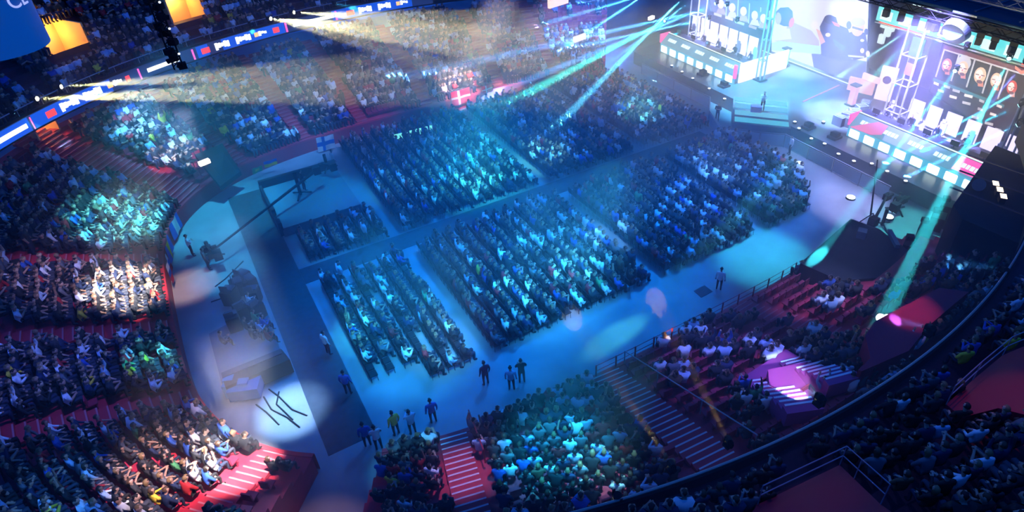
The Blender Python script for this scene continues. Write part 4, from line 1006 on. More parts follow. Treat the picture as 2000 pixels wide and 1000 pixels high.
screen('team_screen', 'lavender team screen of portraits above the far player desk', 53.0, [(1378, -42), (1502, -7), (1499, 60), (1388, 22)], sl, SM2)

# towers, front truss, canopy
def tower(label, x, y, wd, z0, z1, m=PALESTEEL):
    t = thing('truss_tower', label, 'truss'); bm = bmesh.new(); truss(bm, (x, y, z0), (x, y, z1), wd, 0.075, 1.9, ladder=True); link('frame', bm, m, t)
    bm = bmesh.new(); box(bm, (x, y, z0 + 0.05), (wd + 0.5, wd + 0.5, 0.1)); link('base_plate', bm, BLACK, t); return t
tower('pale truss tower at the far end of the stage', 47, 48.8, 1.1, 1.3, 11)
tower('slim pale truss tower between far screen and centre screen', 47, 39.6, 0.5, 1.3, 11)
tower('pale truss tower holding a small portrait between the screens', 47, 25.7, 1.25, 1.3, 10.2)
tower('pale truss tower at the near end of the stage', 47, 17.1, 0.8, 1.3, 10.2)
bm = bmesh.new(); box(bm, (46.9, 25.6, 8.6), (0.06, 1.0, 1.4)); box(bm, (46.86, 25.6, 6.9), (0.06, 0.7, 0.9), mi=1)
tag(link('tower_panel', bm, mats=[glow('teal_panel', (0.02, 0.33, 0.40), 0.9), glow('t_pink', (1, .3, .2))]), 'teal panel with small pink portrait hung in the truss tower', 'sign')
t = thing('stage_canopy', 'black stage roof with a cyan lit front board', 'stage roof')
bm = bmesh.new(); slab(bm, [(47.5, 31.0, 11.6), (47.5, 8.0, 11.6), (64, 4.0, 11.6), (64, 33.0, 11.6)], 0.35); link('roof', bm, mat('black_canopy', (0.03, 0.07, 0.09), 0.8), t)
bm = bmesh.new()
for y in range(8, 32, 3): box(bm, (56, y, 11.66), (16, 0.10, 0.10))
for x in (50, 53, 56.5): box(bm, (x, 19, 11.64), (0.12, 26, 0.10))
link('roof_beam', bm, mat('roof_beam', (0.10, 0.16, 0.19), 0.5), t)
bm = bmesh.new(); box(bm, (46.95, 22.3, 10.15), (0.12, 14.2, 1.0)); link('front_board', bm, glow('board_cyan', (0.13, 0.75, 0.80), 1.0), t)
for i in range(9):
    bm = bmesh.new(); box(bm, (46.87, 28.6 - i * 1.55, 10.15), (0.04, 0.95, 0.66)); link('white_patch', bm, glow('board_white', (0.70, 0.97, 0.98), 1.05), t)
bm = bmesh.new(); box(bm, (46.95, 27.4, 9.52), (0.14, 3.4, 0.12)); box(bm, (46.95, 17.2, 9.52), (0.14, 2.6, 0.2)); link('red_strip', bm, RLED, t)
bm = bmesh.new(); box(bm, (46.95, 22.3, 9.50), (0.16, 14.2, 0.10)); link('lower_rail', bm, PALESTEEL, t)
bm = bmesh.new(); truss(bm, (46.7, 31, 11.2), (46.7, 8, 11.2), 0.6, 0.05, 0.8); link('front_truss', bm, BLACK, t)
bm = bmesh.new(); truss(bm, (49.5, 31, 12.3), (49.5, 8, 12.3), 0.6, 0.05, 0.9); link('rear_truss', bm, mat('grey_truss', (0.12, 0.15, 0.18), 0.5), t)
for k, px in enumerate((1731, 1760, 1788, 1815, 1827, 1846, 1912, 1940, 1976)):
    py = 20 + (px - 1722) * 0.297; p = onx(px, py + 3, 46.55)
    q = thing('hanging_lamp', f"black lamp hung before the cyan roof board, {nth(k + 1)} from its inner end", 'stage lamp', p, 0, 'lamps on the cyan roof board')
    bm = bmesh.new(); box(bm, (0, 0, 0), (0.35, 0.42, 0.52), 0.3 * k); link('head', bm, BLACK, q)
    bm = bmesh.new(); box(bm, (0, 0, 0.4), (0.08, 0.5, 0.4)); link('bracket', bm, BLACK, q)
p = onx(1866, 62, 46.2); t = thing('round_lamp', 'large round silver lamp in the middle of the cyan roof board', 'stage lamp', p)
bm = bmesh.new(); bmesh.ops.create_cone(bm, cap_ends=True, segments=32, radius1=0.85, radius2=0.95, depth=0.5, matrix=Matrix.Rotation(math.radians(60), 4, 'Y')); link('housing', bm, mat('lamp_silver', (0.12, 0.15, 0.16), 0.45, 0.2), t)
bm = bmesh.new(); bmesh.ops.create_cone(bm, cap_ends=True, segments=32, radius1=0.7, radius2=0.7, depth=0.06, matrix=Matrix.Translation((-0.24, 0, 0.16)) @ Matrix.Rotation(math.radians(-60), 4, 'Y')); link('lens', bm, glow('pale_lens', (0.6, 0.95, 1.0), 0.9), t)
for k in (0, 1):
    bm = bmesh.new(); box(bm, (0.25 + 0.25 * k, 0, 0.85 + 0.25 * k), (0.12, 1.7, 0.12)); link('bracket', bm, mat('lamp_silver', (1, 1, 1)), t)
bm = bmesh.new(); box(bm, onx(1811, 14, 50.0), (0.25, 2.2, 0.25)); tag(link('tube_lamp', bm, ICE), 'white tube lamp lying on top of the stage roof', 'lamp')
for k, (x, y) in enumerate(((1728, 45), (1734, 62), (1742, 52), (1722, 76))):
    bm = bmesh.new(); box(bm, onx(x, y, 48.5), (0.3, 0.45, 0.7)); tag(link('lit_lamp', bm, glow('lit_pale', (0.7, 0.9, 1.0), 1.0)), 'pale lit lamp of the cluster hung beside the centre screen', 'stage lamp', 'lamps beside the centre screen')

# side props on the deck
for (pix, z0, h, m, lb) in (([(1531, 128), (1524, 108), (1540, 108), (1543, 122)], 1.3, 1.7, CYANG, 'white and cyan lit column by the stage step at the far side'), ([(1662, 205), (1660, 165), (1672, 168), (1670, 205)], 1.3, 1.8, glow('rose_col', (0.9, 0.35, 0.45), 1.0), 'rose lit column by the stage step at the near side')):
    b0 = lvl(*pix[0], 1.32); t = thing('lit_column', lb, 'light column', b0)
    bm = bmesh.new(); box(bm, (0, 0, h / 2), (0.5, 0.5, h)); link('shaft', bm, m, t); bm = bmesh.new(); box(bm, (0, 0, 0.06), (0.8, 0.8, 0.12)); box(bm, (0, 0, h + 0.05), (0.7, 0.7, 0.1)); link('plinth', bm, BLACK, t)
b0 = lvl(1722, 195, 1.4); t = thing('totem_screen', 'white lit totem with a dark emblem beside the truss tower', 'sign', b0, 0.3)
bm = bmesh.new(); box(bm, (0, 0, 1.5), (0.3, 1.3, 3.0)); link('panel', bm, glow('totem_white', (1.0, 0.85, 0.88), 1.2), t)
bm = bmesh.new(); bar(bm, (-0.16, 0, 1.9), (-0.19, 0, 1.9), 0.35, 16); link('emblem', bm, mat('emblem', (0.2, 0.1, 0.15)), t)
bm = bmesh.new(); box(bm, (0, 2.0, 0.8), (0.3, 2.2, 1.2)); link('side_panel', bm, glow('rose_panel', (0.95, 0.5, 0.55), 1.0), t)
bm = bmesh.new(); box(bm, onx(1702, 153, 49.5), (0.2, 1.6, 0.5)); tag(link('small_sign', bm, glow('rose_sign', (1.0, 0.6, 0.65), 1.2)), 'small glowing rose sign hung above the white totem', 'sign')
# flat floor lamps along the stage edge
for k, (x, y) in enumerate(((1312, 130), (1332, 142), (1353, 155), (1385, 175), (1415, 195), (1552, 240), (1560, 253), (1584, 273), (1610, 283), (1637, 303), (1667, 317), (1702, 322), (1732, 337), (1768, 356), (1608, 240), (1635, 228), (1655, 218))):
    q = thing('footlight', ('small round footlight on the stage edge, ' + nth(k + 1) + ' from the far end') if k < 14 else f"small round lamp on the stage deck by the flight cases, {nth(k - 13)} from the front", 'stage lamp', lvl(x, y, 1.36), 0, 'footlights')
    bm = bmesh.new(); bar(bm, (0, 0, -0.05), (0, 0, 0.12), 0.16, 12); link('housing', bm, BLACK, q)
    bm = bmesh.new(); bar(bm, (0, 0, 0.12), (0, 0, 0.14), 0.13, 12); link('lens', bm, glow('foot_lens', (0.75, 0.85, 1.0), 3.0), q)
for k, (x, y) in enumerate(((1372, 152), (1413, 175), (1628, 276), (1577, 257))):
    bm = bmesh.new(); box(bm, lvl(x, y, 1.0), (0.9, 0.8, 1.0)); box(bm, lvl(x, y, 1.0) + Vector((0, 0, 0.65)), (0.5, 0.6, 0.3)); tag(link('floor_monitor', bm, BLACK), ('black wedge speaker at the stage edge nearest the far desk', 'black wedge speaker at the stage edge left of the platform', 'black wedge speaker at the stage edge right of the platform', 'black wedge speaker beside the walkway platform corner')[k], 'speaker')
for k, (x, y) in enumerate(((1640, 235), (1655, 228), (1668, 222), (1682, 214), (1662, 238), (1690, 206))):
    bm = bmesh.new(); p = lvl(x, y, 1.7); box(bm, p, (0.7, 0.9, 0.8), 0.4 * k); box(bm, p + Vector((0, 0, 0.42)), (0.5, 0.6, 0.05), 0.4 * k, mi=1); tag(link('flight_case', bm, mats=[mat('case_grey', (0.14, 0.14, 0.18), 0.5), STEEL]), 'grey flight case in the cluster behind the near desk', 'case', 'flight cases by the near desk')

# stage beams
BM = [  # lamp (px, py, X plane), target (px, py, level), width, watts, colour
    ((1345, -16, 46.2), (1092, 242, 1.2), 2.1, 4.2e6, (0.08, 0.68, 1.0)), ((1400, 6, 46.2), (985, 175, 1.0), 2.1, 6.0e6, (0.05, 0.38, 1.0)), ((1385, 36, 46.2), (1050, 108, 2.0), 2.1, 6.0e6, (0.06, 0.42, 1.0)),
    ((1290, -30, 46.2), (1000, 160, 1.0), 2.1, 5.0e6, (0.05, 0.42, 1.0)), ((1420, 10, 46.0), (930, 120, 4.0), 2.1, 6.0e6, (0.06, 0.38, 1.0)), ((1398, -10, 45.6), (1312, 74, 2.6), 2.1, 1.4e6, CYAN),
    ((1225, -40, 46.2), (1000, 100, 3.0), 2.1, 5.0e6, (0.06, 0.42, 1.0)), ((1300, 40, 45.8), (975, 212, 1.0), 2.8, 3.0e6, TEAL), ((1440, 40, 45.6), (1290, 150, 0.5), 2.4, 0.9e6, (0.1, 0.5, 1)),
    ((1776, 58, 48.2), (1636, 152, 1.3), 2.1, 1.2e6, (0.25, 0.7, 0.85)), ((1838, 72, 48.2), (1745, 165, 1.3), 2.1, 1.0e6, CYAN), ((1867, 136, 46.2), (1562, 548, 2.0), 2.1, 1.0e6, (0.05, 0.75, 0.9)),
    ((2012, 166, 46.0), (1705, 332, 0.5), 2.2, 2.6e6, (0.06, 0.55, 1.0)), ((1996, 203, 46.0), (1800, 296, 2.4), 2.2, 1.6e6, CYAN), ((1992, 242, 45.4), (1735, 362, 0.3), 2.4, 2.6e6, (0.05, 0.4, 1.0)),
    ((1972, 112, 46.2), (1728, 618, 5.2), 2.1, 1.9e6, (0.04, 0.75, 0.85)), ((1888, 92, 46.2), (1835, 190, 4.0), 2.2, 9e5, CYAN), ((2004, 120, 46.2), (1905, 235, 3.0), 2.2, 1.2e6, (0.1, 0.15, 1.0)),
    ((1330, -30, 46.2), (1120, 30, 5.0), 2.1, 5.0e6, (0.08, 0.5, 1.0)), ((1360, -6, 46.2), (1180, 130, 1.0), 2.1, 3.0e6, (0.06, 0.5, 1.0)), ((1270, -40, 46.2), (1090, 60, 4.0), 2.1, 4.0e6, (0.1, 0.6, 1.0)),
]
for k, (o_, tg, ang, e, c) in enumerate(BM):
    beam(onx(*o_), lvl(*tg), ang, e, c, f"cyan beam lamp on the stage truss, {nth(k + 1)} counting from its far end", L_CYAN, 0.9, 0.25, True)
for (x, y) in ((1720, 621), (1733, 622)):
    q = thing('moving_head', 'white-green lamp beside the stair block, ' + ('nearer the hall floor' if x < 1725 else 'nearer the red canopy'), 'stage lamp', lvl(x, y, 5.6))
    bm = bmesh.new(); bar(bm, (0, 0, -0.5), (0, 0, 0), 0.16, 10); link('body', bm, BLACK, q); bm = bmesh.new(); bmesh.ops.create_icosphere(bm, subdivisions=2, radius=0.2); link('lens', bm, glow('lens_mint', (0.75, 1.0, 0.9), 5), q)

# ------------------------------------------------------------------ black structures at the near stage corner
def tower_box(name, label, pix, z, m, h=None):
    bm = bmesh.new(); P = [lvl(x, y, z) for x, y in pix]; slab(bm, P, (z - 0.02) if h is None else h); t = thing(name, label, 'platform'); link('body', bm, m, t); return t, P
t, P = tower_box('technical_tower', 'tall black-draped technical tower at the near stage corner', [(1944, 284), (1862, 400), (1880, 428), (2030, 492), (2060, 330)], 6.2, DRAPE)
bm = bmesh.new()
for f_ in (0.25, 0.5, 0.75): box(bm, P[0].lerp(P[1], f_) * 0.5 + P[4].lerp(P[3], f_) * 0.5 + Vector((0, 0, 0.03)), (0.12, 5.5, 0.05), 0.15)
link('seam', bm, mat('grey_seam', (0.05, 0.05, 0.07)), t)
for k, ((x, y), lb) in enumerate((((1942, 363), 'bright monitor on the black tower nearest the stage'), ((1950, 375), 'bright monitor in the middle of the black tower top'), ((1957, 388), 'bright monitor on the black tower farthest from the stage'))):
    q = thing('monitor', lb, 'monitor', lvl(x, y, 6.5)); bm = bmesh.new(); box(bm, (0, 0, 0), (0.5, 0.3, 0.35), 0.6); link('case', bm, BLACK, q); bm = bmesh.new(); box(bm, (-0.02, -0.03, 0.19), (0.5, 0.3, 0.02), 0.6); link('display', bm, glow('warm_screen', (1.0, 0.82, 0.6), 2.2), q)
    bm = bmesh.new(); box(bm, (0.3, 0, -0.2), (0.08, 0.06, 0.3)); link('stand', bm, BLACK, q)
bm = bmesh.new(); slab(bm, [lvl(x, y, 6.215) for x, y in [(1915, 352), (1945, 340), (1975, 400), (1925, 400)]], 0.01); tag(link('mat', bm, BLACK), 'black floor mat under the monitors on the technical tower', 'mat')
bm = bmesh.new(); bar(bm, lvl(1912, 361, 6.3), lvl(1912, 361, 6.55), 0.35, 16); tag(link('drum_case', bm, mat('blue_case', (0.03, 0.08, 0.16))), 'round blue case on the technical tower beside the monitors', 'case')
t, P = tower_box('draped_platform', 'low black-draped platform by the stage corner below the light mast', [(1662, 427), (1717, 447), (1776, 490), (1750, 540), (1640, 548), (1563, 514)], 2.6, DRAPE)
bm = bmesh.new(); box(bm, lvl(1745, 466, 2.75), (1.6, 0.25, 0.25), 0.9); link('front_kerb', bm, mat('kerb_teal', (0.10, 0.16, 0.2)), t)
bm = bmesh.new(); box(bm, lvl(1683, 456, 2.85), (0.5, 0.5, 0.5), 0.5); tag(link('flight_case', bm, GREYWALL), 'small grey case on top of the low draped platform', 'case')
for k, ((x, y), z, h) in enumerate((((1845, 418), 0.9, 1.7), ((1805, 455), 0.9, 1.2), ((1775, 492), 1.5, 1.4), ((1830, 432), 0.9, 1.0))):
    bm = bmesh.new(); p = lvl(x, y, z + 0.5); box(bm, p, (1.0, 0.8, h), 0.4); box(bm, p + Vector((0.2, 0.3, h / 2 + 0.1)), (0.4, 0.4, 0.3), 0.7)
    tag(link('flight_case', bm, BLACK), ('tall black case against the technical tower', 'black case beside the teal beam at the wall', 'black case behind the low draped platform', 'short black case between the tower and the wall')[k], 'case')
# light mast and camera crane beside it
b0 = lvl(1698, 440, 0.0); tp = onx(1714, 312, b0.x + 1.5); t = thing('light_mast', 'tall thin black mast standing behind the low draped platform', 'mast')
bm = bmesh.new(); bar(bm, b0, tp, 0.07, 8, 0.045); link('pole', bm, BLACK, t)
for a_ in range(3):
    bm = bmesh.new(); bar(bm, b0 + Vector((0, 0, 1.0)), b0 + Vector((0.7 * math.cos(a_ * 2.1), 0.7 * math.sin(a_ * 2.1), 0.02)), 0.035); link('leg', bm, BLACK, t)
def camera_crane(nm, label, base, tip, tail, mast_h):
    t = thing(nm, label, 'camera crane', base); h = Vector((0, 0, mast_h)); tip, tail = tip - base, tail - base
    bm = bmesh.new(); bar(bm, (0, 0, 0.1), h, 0.12, 8); link('column', bm, BLACK, t)
    for a_ in range(3):
        bm = bmesh.new(); bar(bm, (0, 0, 0.3), (0.8 * math.cos(a_ * 2.1), 0.8 * math.sin(a_ * 2.1), 0.05), 0.06); link('leg', bm, BLACK, t)
    bm = bmesh.new(); bar(bm, tail, tip, 0.11, 8, 0.07); link('arm', bm, BLACK, t)
    bm = bmesh.new(); box(bm, tail, (0.5, 0.5, 0.6)); link('counterweight', bm, BLACK, t)
    bm = bmesh.new(); box(bm, tip + Vector((0, 0, -0.25)), (0.5, 0.35, 0.4)); cmo = link('camera', bm, BLACK, t); bm = bmesh.new(); bar(bm, tip + Vector((0.2, 0, -0.25)), tip + Vector((0.55, 0, -0.25)), 0.12, 10); link('lens', bm, BLACK, cmo)
    return t
b0 = lvl(1722, 442, 0); camera_crane('camera_crane', 'black camera crane on the pale floor beside the light mast', b0, lvl(1735, 378, 2.2), lvl(1706, 432, 1.0), 1.4)
b0 = lvl(1752, 412, 0); camera_crane('pedestal_camera', 'black pedestal camera by the pale disc of light near the stage corner', b0, lvl(1768, 384, 1.5), lvl(1748, 404, 1.2), 1.2)
for k, (x, y, lb) in enumerate(((1662, 385, 'round white pool of light as a glowing disc beyond the front row corner'), (1736, 423, 'round white pool of light as a glowing disc beside the camera crane'), (1562, 319, 'round white pool of light as a glowing disc before the stage barrier'), (1597, 297, 'round white pool of light as a glowing disc at the barrier by the standing person'))):
    q = thing('floor_light_pool', lb, 'lamp', lvl(x, y, 0.12)); bm = bmesh.new(); bar(bm, (0, 0, -0.12), (0, 0, 0), 0.34, 18); link('housing', bm, BLACK, q); bm = bmesh.new(); bar(bm, (0, 0, 0), (0, 0, 0.03), 0.30, 18); link('lens', bm, glow('floor_pool_glow', (0.8, 1.0, 1.0), 3.0), q)  # glowing discs stand in for pools of light on the floor
bm = bmesh.new(); slab(bm, [lvl(x, y, 0.03) for x, y in [(1355, 568), (1376, 557), (1392, 569), (1370, 581)]], 0.025); tag(link('floor_mat', bm, CARPET), 'black square mat on the blue floor beside the walking person', 'mat')

# ------------------------------------------------------------------ camera platform and control area behind the audience
t = thing('camera_platform', 'blue-lit raised camera platform with dark rim beside the long carpet', 'platform')
bm = bmesh.new(); slab(bm, [(2.65, 47.2, 0.7), (2.65, 40.9, 0.7), (8.2, 40.9, 0.7), (8.2, 47.2, 0.7)], 0.69); link('deck', bm, mat('platform_deck', (0.16, 0.17, 0.2), 0.6), t)
bm = bmesh.new(); box(bm, (5.4, 47.35, 0.7), (5.8, 0.3, 1.2)); box(bm, (2.55, 44, 0.6), (0.2, 6.4, 0.8)); link('rim', bm, BLACK, t)
bm = bmesh.new()
for y in (41.2, 43.2): box(bm, (2.6, y, 0.9), (0.25, 0.7, 0.6))
link('hatch', bm, BLACK, t)
b0 = lvl(588, 382, 0.7); camera_crane('camera_crane', 'black camera crane on the blue platform with its long arm over the carpet', b0, lvl(412, 492, 1.3), lvl(618, 332, 2.2), 2.0)
b0 = lvl(640, 330, 0.7); camera_crane('pedestal_camera', 'black pedestal camera at the far edge of the blue platform', b0, lvl(628, 318, 1.8), lvl(650, 325, 1.6), 1.3)
b0 = lvl(415, 505, 0.0); camera_crane('pedestal_camera', 'black pedestal camera below the crane arm on the bare floor', b0, lvl(402, 480, 1.7), lvl(425, 498, 1.2), 1.4)
t = thing('control_desk', 'long black control desk with equipment at the end of the hall', 'desk')
bm = bmesh.new(); slab(bm, [lvl(x, y, 1.0) for x, y in [(432, 730), (550, 682), (566, 702), (440, 756)]], 0.95); link('front', bm, BLACK, t)
bm = bmesh.new(); slab(bm, [lvl(x, y, 1.05) for x, y in [(432, 728), (548, 681), (550, 690), (434, 738)]], 0.05); link('top', bm, mat('desk_dark', (0.03, 0.035, 0.05)), t)
bm = bmesh.new(); slab(bm, [(-3.3, 33.2, 0.3), (-3.3, 28.9, 0.3), (-0.15, 28.6, 0.3), (-0.05, 34.0, 0.3)], 0.28); tag(link('control_riser', bm, mat('riser_grey', (0.13, 0.14, 0.16), 0.7)), 'low grey riser under the control desk crew', 'platform')
for k, (x, y) in enumerate(((470, 573), (492, 568), (480, 558), (455, 590), (500, 590), (462, 640), (478, 622), (505, 618))):
    q = thing('equipment_rack', f"black equipment rack in the control area, {nth(k + 1)} from the bare floor lamp side", 'rack', lvl(x, y, 0.3), 0.3 * k, 'equipment racks of the control area')
    bm = bmesh.new(); box(bm, (0, 0, 0.5), (0.8, 0.7, 1.0)); link('case', bm, BLACK, q); bm = bmesh.new(); box(bm, (0.1, 0, 1.05), (0.45, 0.6, 0.08)); box(bm, (-0.2, 0.1, 1.2), (0.06, 0.5, 0.36)); link('console', bm, mat('console', (0.06, 0.07, 0.1)), q)
    if k > 4: bm = bmesh.new(); box(bm, (-0.16, 0.1, 1.2), (0.02, 0.42, 0.28)); link('display', bm, glow('disp', (0.25, 0.8, 0.9), 1.4), q)
for k, ((x, y), c, lb) in enumerate((((452, 752), (0.02, 0.16, 0.42), 'blue cloth-covered case beside the control desk, upright'), ((480, 758), (0.015, 0.12, 0.35), 'low blue cloth-covered case at the control desk end'))):
    bm = bmesh.new(); box(bm, lvl(x, y, 0.45), (1.5 if k else 0.5, 1.0, 0.9 if not k else 0.7), -0.4); box(bm, lvl(x, y, 0.45) + Vector((0, 0, 0.5)), (0.5, 0.4, 0.12), -0.4); tag(link('covered_case', bm, mat(f'cover_{k}', c, 0.8)), lb, 'case')
# loose cables on the floor
for k, pts in enumerate((((525, 760), (545, 775), (570, 800), (600, 812)), ((515, 775), (530, 800), (560, 815), (585, 835)), ((545, 765), (540, 790), (572, 820)), ((500, 790), (520, 805), (545, 830)), ((420, 560), (440, 545), (475, 510)), ((412, 590), (440, 580), (460, 572)))):
    bm = bmesh.new(); P = [lvl(x, y, 0.02) for x, y in pts]
    for a_, b_ in zip(P[:-1], P[1:]): bar(bm, a_, b_, 0.045, 5)
    tag(link('floor_cable', bm, BLACK), ('dark cable snaking over the pale floor below the control desk' if k < 4 else 'dark cable on the bare floor near the crane arm tip'), 'cable', 'cables below the control desk' if k < 4 else 'cables near the crane arm')
# lit boards behind the far audience block
for k, (a_, b_) in enumerate((((770, 272), (797, 265)), ((801, 264), (816, 260)), ((820, 259), (836, 255)), ((840, 254), (855, 251)))):
    A, B = lvl(*a_, 0.6), lvl(*b_, 0.6); bm = bmesh.new(); v = B - A; box(bm, (A + B) / 2, (v.length, 0.08, 0.8), math.atan2(v.y, v.x)); tag(link('lit_board', bm, glow('mint_board', (0.20, 0.95, 0.85), 1.1)), f"mint lit board behind the far audience block, {nth(k + 1)} counting towards the stage", 'sign', 'mint lit boards')
# small lamps
for (x, y, z, lb) in ((399, 317, 3.5, 'small white lamp over the dark empty corner of the far stand'), (1272, 35, 5.5, 'small white lamp on the far side above the stage end')):
    bm = bmesh.new(); box(bm, lvl(x, y, z), (0.75, 0.3, 0.3), 0.3); tag(link('wall_lamp', bm, glow('cream_lamp', (1.0, 0.9, 0.8), 3)), lb, 'lamp')
bm = bmesh.new(); box(bm, lvl(1132, 74, 5.0), (1.5, 0.3, 0.5), 0.2); tag(link('wall_sign', bm, glow('cream_sign', (0.9, 0.75, 0.8), 1.0)), 'pale lit sign on the far stand near the stage', 'sign')
bm = bmesh.new(); box(bm, lvl(1090, 2, 7.0), (2.6, 0.3, 0.9), 0.2); tag(link('wall_sign', bm, glow('peach_sign', (1.0, 0.7, 0.6), 1.3)), 'peach lit sign on the far balcony front at the frame top', 'sign')
bm = bmesh.new(); slab(bm, [lvl(380, 302, 4.1), lvl(434, 280, 4.1), lvl(470, 334, 1.7), lvl(430, 364, 1.6)], 0.35); struct('floor_dark_opening', bm, mat('opening_shade', (0.018, 0.02, 0.028), 0.85))  # dark sheet standing in for the shade of an opening in the stand

# flags over the front wall
def flag(label, pix, z, bands, plane_y=None):
    """cloth with gentle waves; bands: list of (u0,u1,v0,v1,colour index)"""
    if plane_y: P = [Vector((ray(x, y)[0] * plane_y / ray(x, y)[1], plane_y, ray(x, y)[2] * plane_y / ray(x, y)[1] + CAM_H)) for x, y in pix]
    else: P = z
    bm = bmesh.new(); N, Mv = 24, 14; nrm = (P[1] - P[0]).cross(P[3] - P[0]).normalized(); g = []
    for j in range(Mv + 1):
        r = []
        for i in range(N + 1):
            u, v = i / N, j / Mv; p = P[0].lerp(P[1], u).lerp(P[3].lerp(P[2], u), v) + nrm * 0.04 * math.sin(u * 9 + v * 2); r.append(bm.verts.new(p))
        g.append(r)
    for j in range(Mv):
        for i in range(N):
            f = bm.faces.new((g[j][i], g[j][i + 1], g[j + 1][i + 1], g[j + 1][i])); u, v = (i + .5) / N, (j + .5) / Mv
            for u0, u1, v0, v1, c in bands:
                if u0 <= u <= u1 and v0 <= v <= v1: f.material_index = c
    bmesh.ops.solidify(bm, geom=bm.faces[:], thickness=0.015)
    o = link('flag', bm, mats=[mat('flag_red', (0.75, 0.03, 0.08)), mat('flag_white', (0.85, 0.85, 0.85)), mat('flag_blue', (0.03, 0.18, 0.62)), mat('flag_yellow', (0.85, 0.66, 0.05)), mat('flag_green', (0.10, 0.42, 0.14))])
    return tag(o, label, 'flag')
DK = [(0, 1, 0, 1, 0), (.34, .46, 0, 1, 1), (0, 1, .42, .58, 1)]; FI = [(0, 1, 0, 1, 1), (.28, .46, 0, 1, 2), (0, 1, .38, .64, 2)]; UA = [(0, 1, 0, .5, 2), (0, 1, .5, 1, 3)]
flag('larger red flag with white cross hanging on the far stand front', [(880, 181), (917, 170), (920, 199), (884, 208)], None, DK, 52.5)
flag('smaller red flag with white cross nearer the stage on the far front', [(940, 170), (961, 163), (963, 178), (943, 186)], None, DK, 52.5)
flag('white flag with blue cross on the far stand front', [(617, 270), (651, 262), (655, 288), (622, 298)], None, FI, 51.6)
flag('blue and yellow flag hung on the far stand front', [(514, 317), (540, 309), (542, 320), (518, 328)], None, UA, 50.4)
flag('green and yellow flag beside the blue and yellow one', [(492, 330), (512, 323), (513, 333), (494, 341)], None, [(0, 1, 0, 1, 4), (.3, .7, .3, .7, 3)], 50.2)
def side_flag(label, px, bands):
    a_, b_, c_, d_ = [lvl(x, y, z) for (x, y), z in zip(px, (1.9, 1.9, 0.5, 0.5))]
    m_ = (a_ + b_ + c_ + d_) / 4; s_ = s_of(m_.x, m_.y); w0 = bowl(s_, -0.22); wa = bowl(s_ - 1.0, -0.22); wb = bowl(s_ + 1.0, -0.22); u_ = (wb - wa).normalized() * 0.95
    a_, b_, c_, d_ = w0 - u_ + Vector((0, 0, 1.5)), w0 + u_ + Vector((0, 0, 1.5)), w0 + u_ + Vector((0, 0, 0.35)), w0 - u_ + Vector((0, 0, 0.35))
    return flag(label, None, [a_, b_, c_, d_], bands)
side_flag('blue white and blue flag on the wall below the broad stairs', [(366, 438), (384, 416), (386, 424), (364, 448)], [(0, 1, 0, 1, 1), (0, .35, 0, 1, 2), (.8, 1, 0, 1, 2)])
side_flag('yellow and blue flag on the end wall by the red steps', [(345, 480), (354, 458), (354, 470), (346, 490)], [(0, 1, 0, 1, 2), (.3, .6, 0, 1, 3)])
side_flag('white blue and red flag on the end wall beside the bright crowd', [(334, 535), (342, 485), (344, 500), (338, 540)], [(0, 1, 0, .35, 1), (0, 1, .35, .65, 2), (0, 1, .65, 1, 0)])

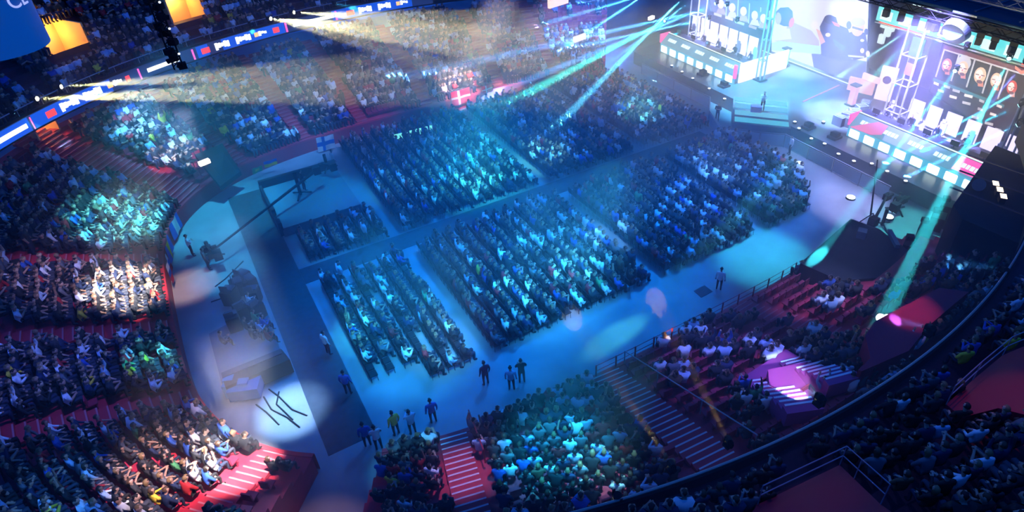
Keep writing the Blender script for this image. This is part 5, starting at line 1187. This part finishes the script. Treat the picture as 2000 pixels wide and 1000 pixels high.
# ------------------------------------------------------------------ staff and other people on their feet
def look_(top, ls=True, h=0): return ([q[0] for q in TOPS].index(top), ls, h, 0, 1, 0)
for (x, y, z, top, pose, rz, lb) in (
    (1488, 216, 1.36, 'white', 'stand_clap', -2.5, 'presenter in white standing on the glowing cyan platform'),
    (1400, 236, 0.0, 'navy', 'stand_cross', -2.6, 'person in navy standing before the barrier left of the cyan platform'),
    (1541, 302, 0.0, 'white', 'stand_rest', 2.6, 'person in white standing before the barrier right of the cyan platform'),
    (1403, 567, 0.0, 'white', 'stand_rest', 0.6, 'person in white walking on the blue floor beside the black mat'),
    (1000, 762, 0.0, 'pale blue', 'stand_rest', 1.0, 'person in pale blue walking on the floor before the near stand'),
    (950, 752, 0.0, 'navy', 'stand_rest', 1.6, 'person in navy on the floor beside the last audience rows'),
    (1020, 748, 0.0, 'black', 'stand_cross', 1.2, 'person in black on the floor next to the pale blue walker'),
    (776, 850, 0.0, 'yellow', 'stand_rest', 1.8, 'steward in yellow standing by the narrow near stairs'),
    (808, 848, 0.0, 'pale blue', 'stand_clap', 1.6, 'person in pale blue standing next to the yellow steward'),
    (848, 826, 0.0, 'blue', 'stand_rest', 1.5, 'person in blue standing at the foot of the narrow near stairs'),
    (720, 872, 0.0, 'blue', 'stand_rest', 1.4, 'person in blue standing by the carpet end at the players tunnel'),
    (742, 878, 0.0, 'white', 'stand_cross', 1.4, 'person in white standing by the carpet end behind the wall'),
    (682, 770, 0.0, 'blue', 'stand_rest', 1.0, 'person in blue standing at the carpet edge by the last rows'),
    (643, 692, 0.0, 'white', 'stand_rest', 0.4, 'person in white standing on the long carpet behind the audience'),
    (410, 527, 0.0, 'grey', 'stand_rest', 0.2, 'person in grey standing on the bare floor by the crane arm'),
    (378, 500, 0.0, 'white', 'stand_cross', 0.2, 'person in white standing near the end wall'),
    (655, 330, 0.0, 'white', 'stand_rest', 0.2, 'person in white standing at the far edge of the camera platform'),
    (596, 372, 0.7, 'black', 'stand_rest', 0.4, 'person in black working the crane on the blue platform'),
    (1745, 418, 0.0, 'black', 'stand_rest', 0.4, 'camera operator in black beside the pedestal camera near the stage corner')):
    add_person(pose, look_(top), lvl(x, y, z), rz, lb)
for k, (x, y, top) in enumerate(((492, 606, 'white'), (503, 640, 'green'), (512, 660, 'pale blue'), (498, 672, 'black'), (520, 650, 'blue'), (486, 655, 'black'), (528, 676, 'red'), (440, 682, 'grey'))):
    add_person('phone', look_(top, True, k % 4), lvl(x, y, 0.3), 0.3, f"crew member in {top} top seated in the control area" + (' farther from the desk' if k == 3 else ''), None)

# ------------------------------------------------------------------ haze
def haze(name, label, foot, z1, dens):
    """a body of stage fog: plan outline raised to z1"""
    bm = bmesh.new(); slab(bm, [(x, y, z1) for x, y in foot], z1 + 0.05)
    v = bpy.data.materials.new(name); v.use_nodes = True; nt = v.node_tree; nt.nodes.clear()
    o_ = nt.nodes.new('ShaderNodeOutputMaterial'); s_ = nt.nodes.new('ShaderNodeVolumeScatter'); s_.inputs['Density'].default_value = dens; s_.inputs['Anisotropy'].default_value = 0.25
    s_.inputs['Color'].default_value = (0.9, 0.95, 1.0, 1); nt.links.new(s_.outputs[0], o_.inputs['Volume'])
    return tag(link(name, bm, v), label, 'haze', kind='stuff')
haze('haze', 'thin haze hanging through the end and near stands', [(-35, -14), (75, -14), (75, 5.98), (-2.52, 5.98), (-2.52, 47.48), (-20.02, 47.48), (-20.02, 86), (-35, 86)], 11.2, 0.006)
haze('hall_haze', 'thicker haze over the hall floor and along the far stand', [(-2.5, 6), (38.98, 6), (38.98, 85), (-20, 85), (-20, 47.5), (-2.5, 47.5)], 11.2, 0.017)
haze('stage_haze', 'thickest smoke drifting low round the stage', [(39, 6), (75, 6), (75, 85), (39, 85)], 11.2, 0.026)
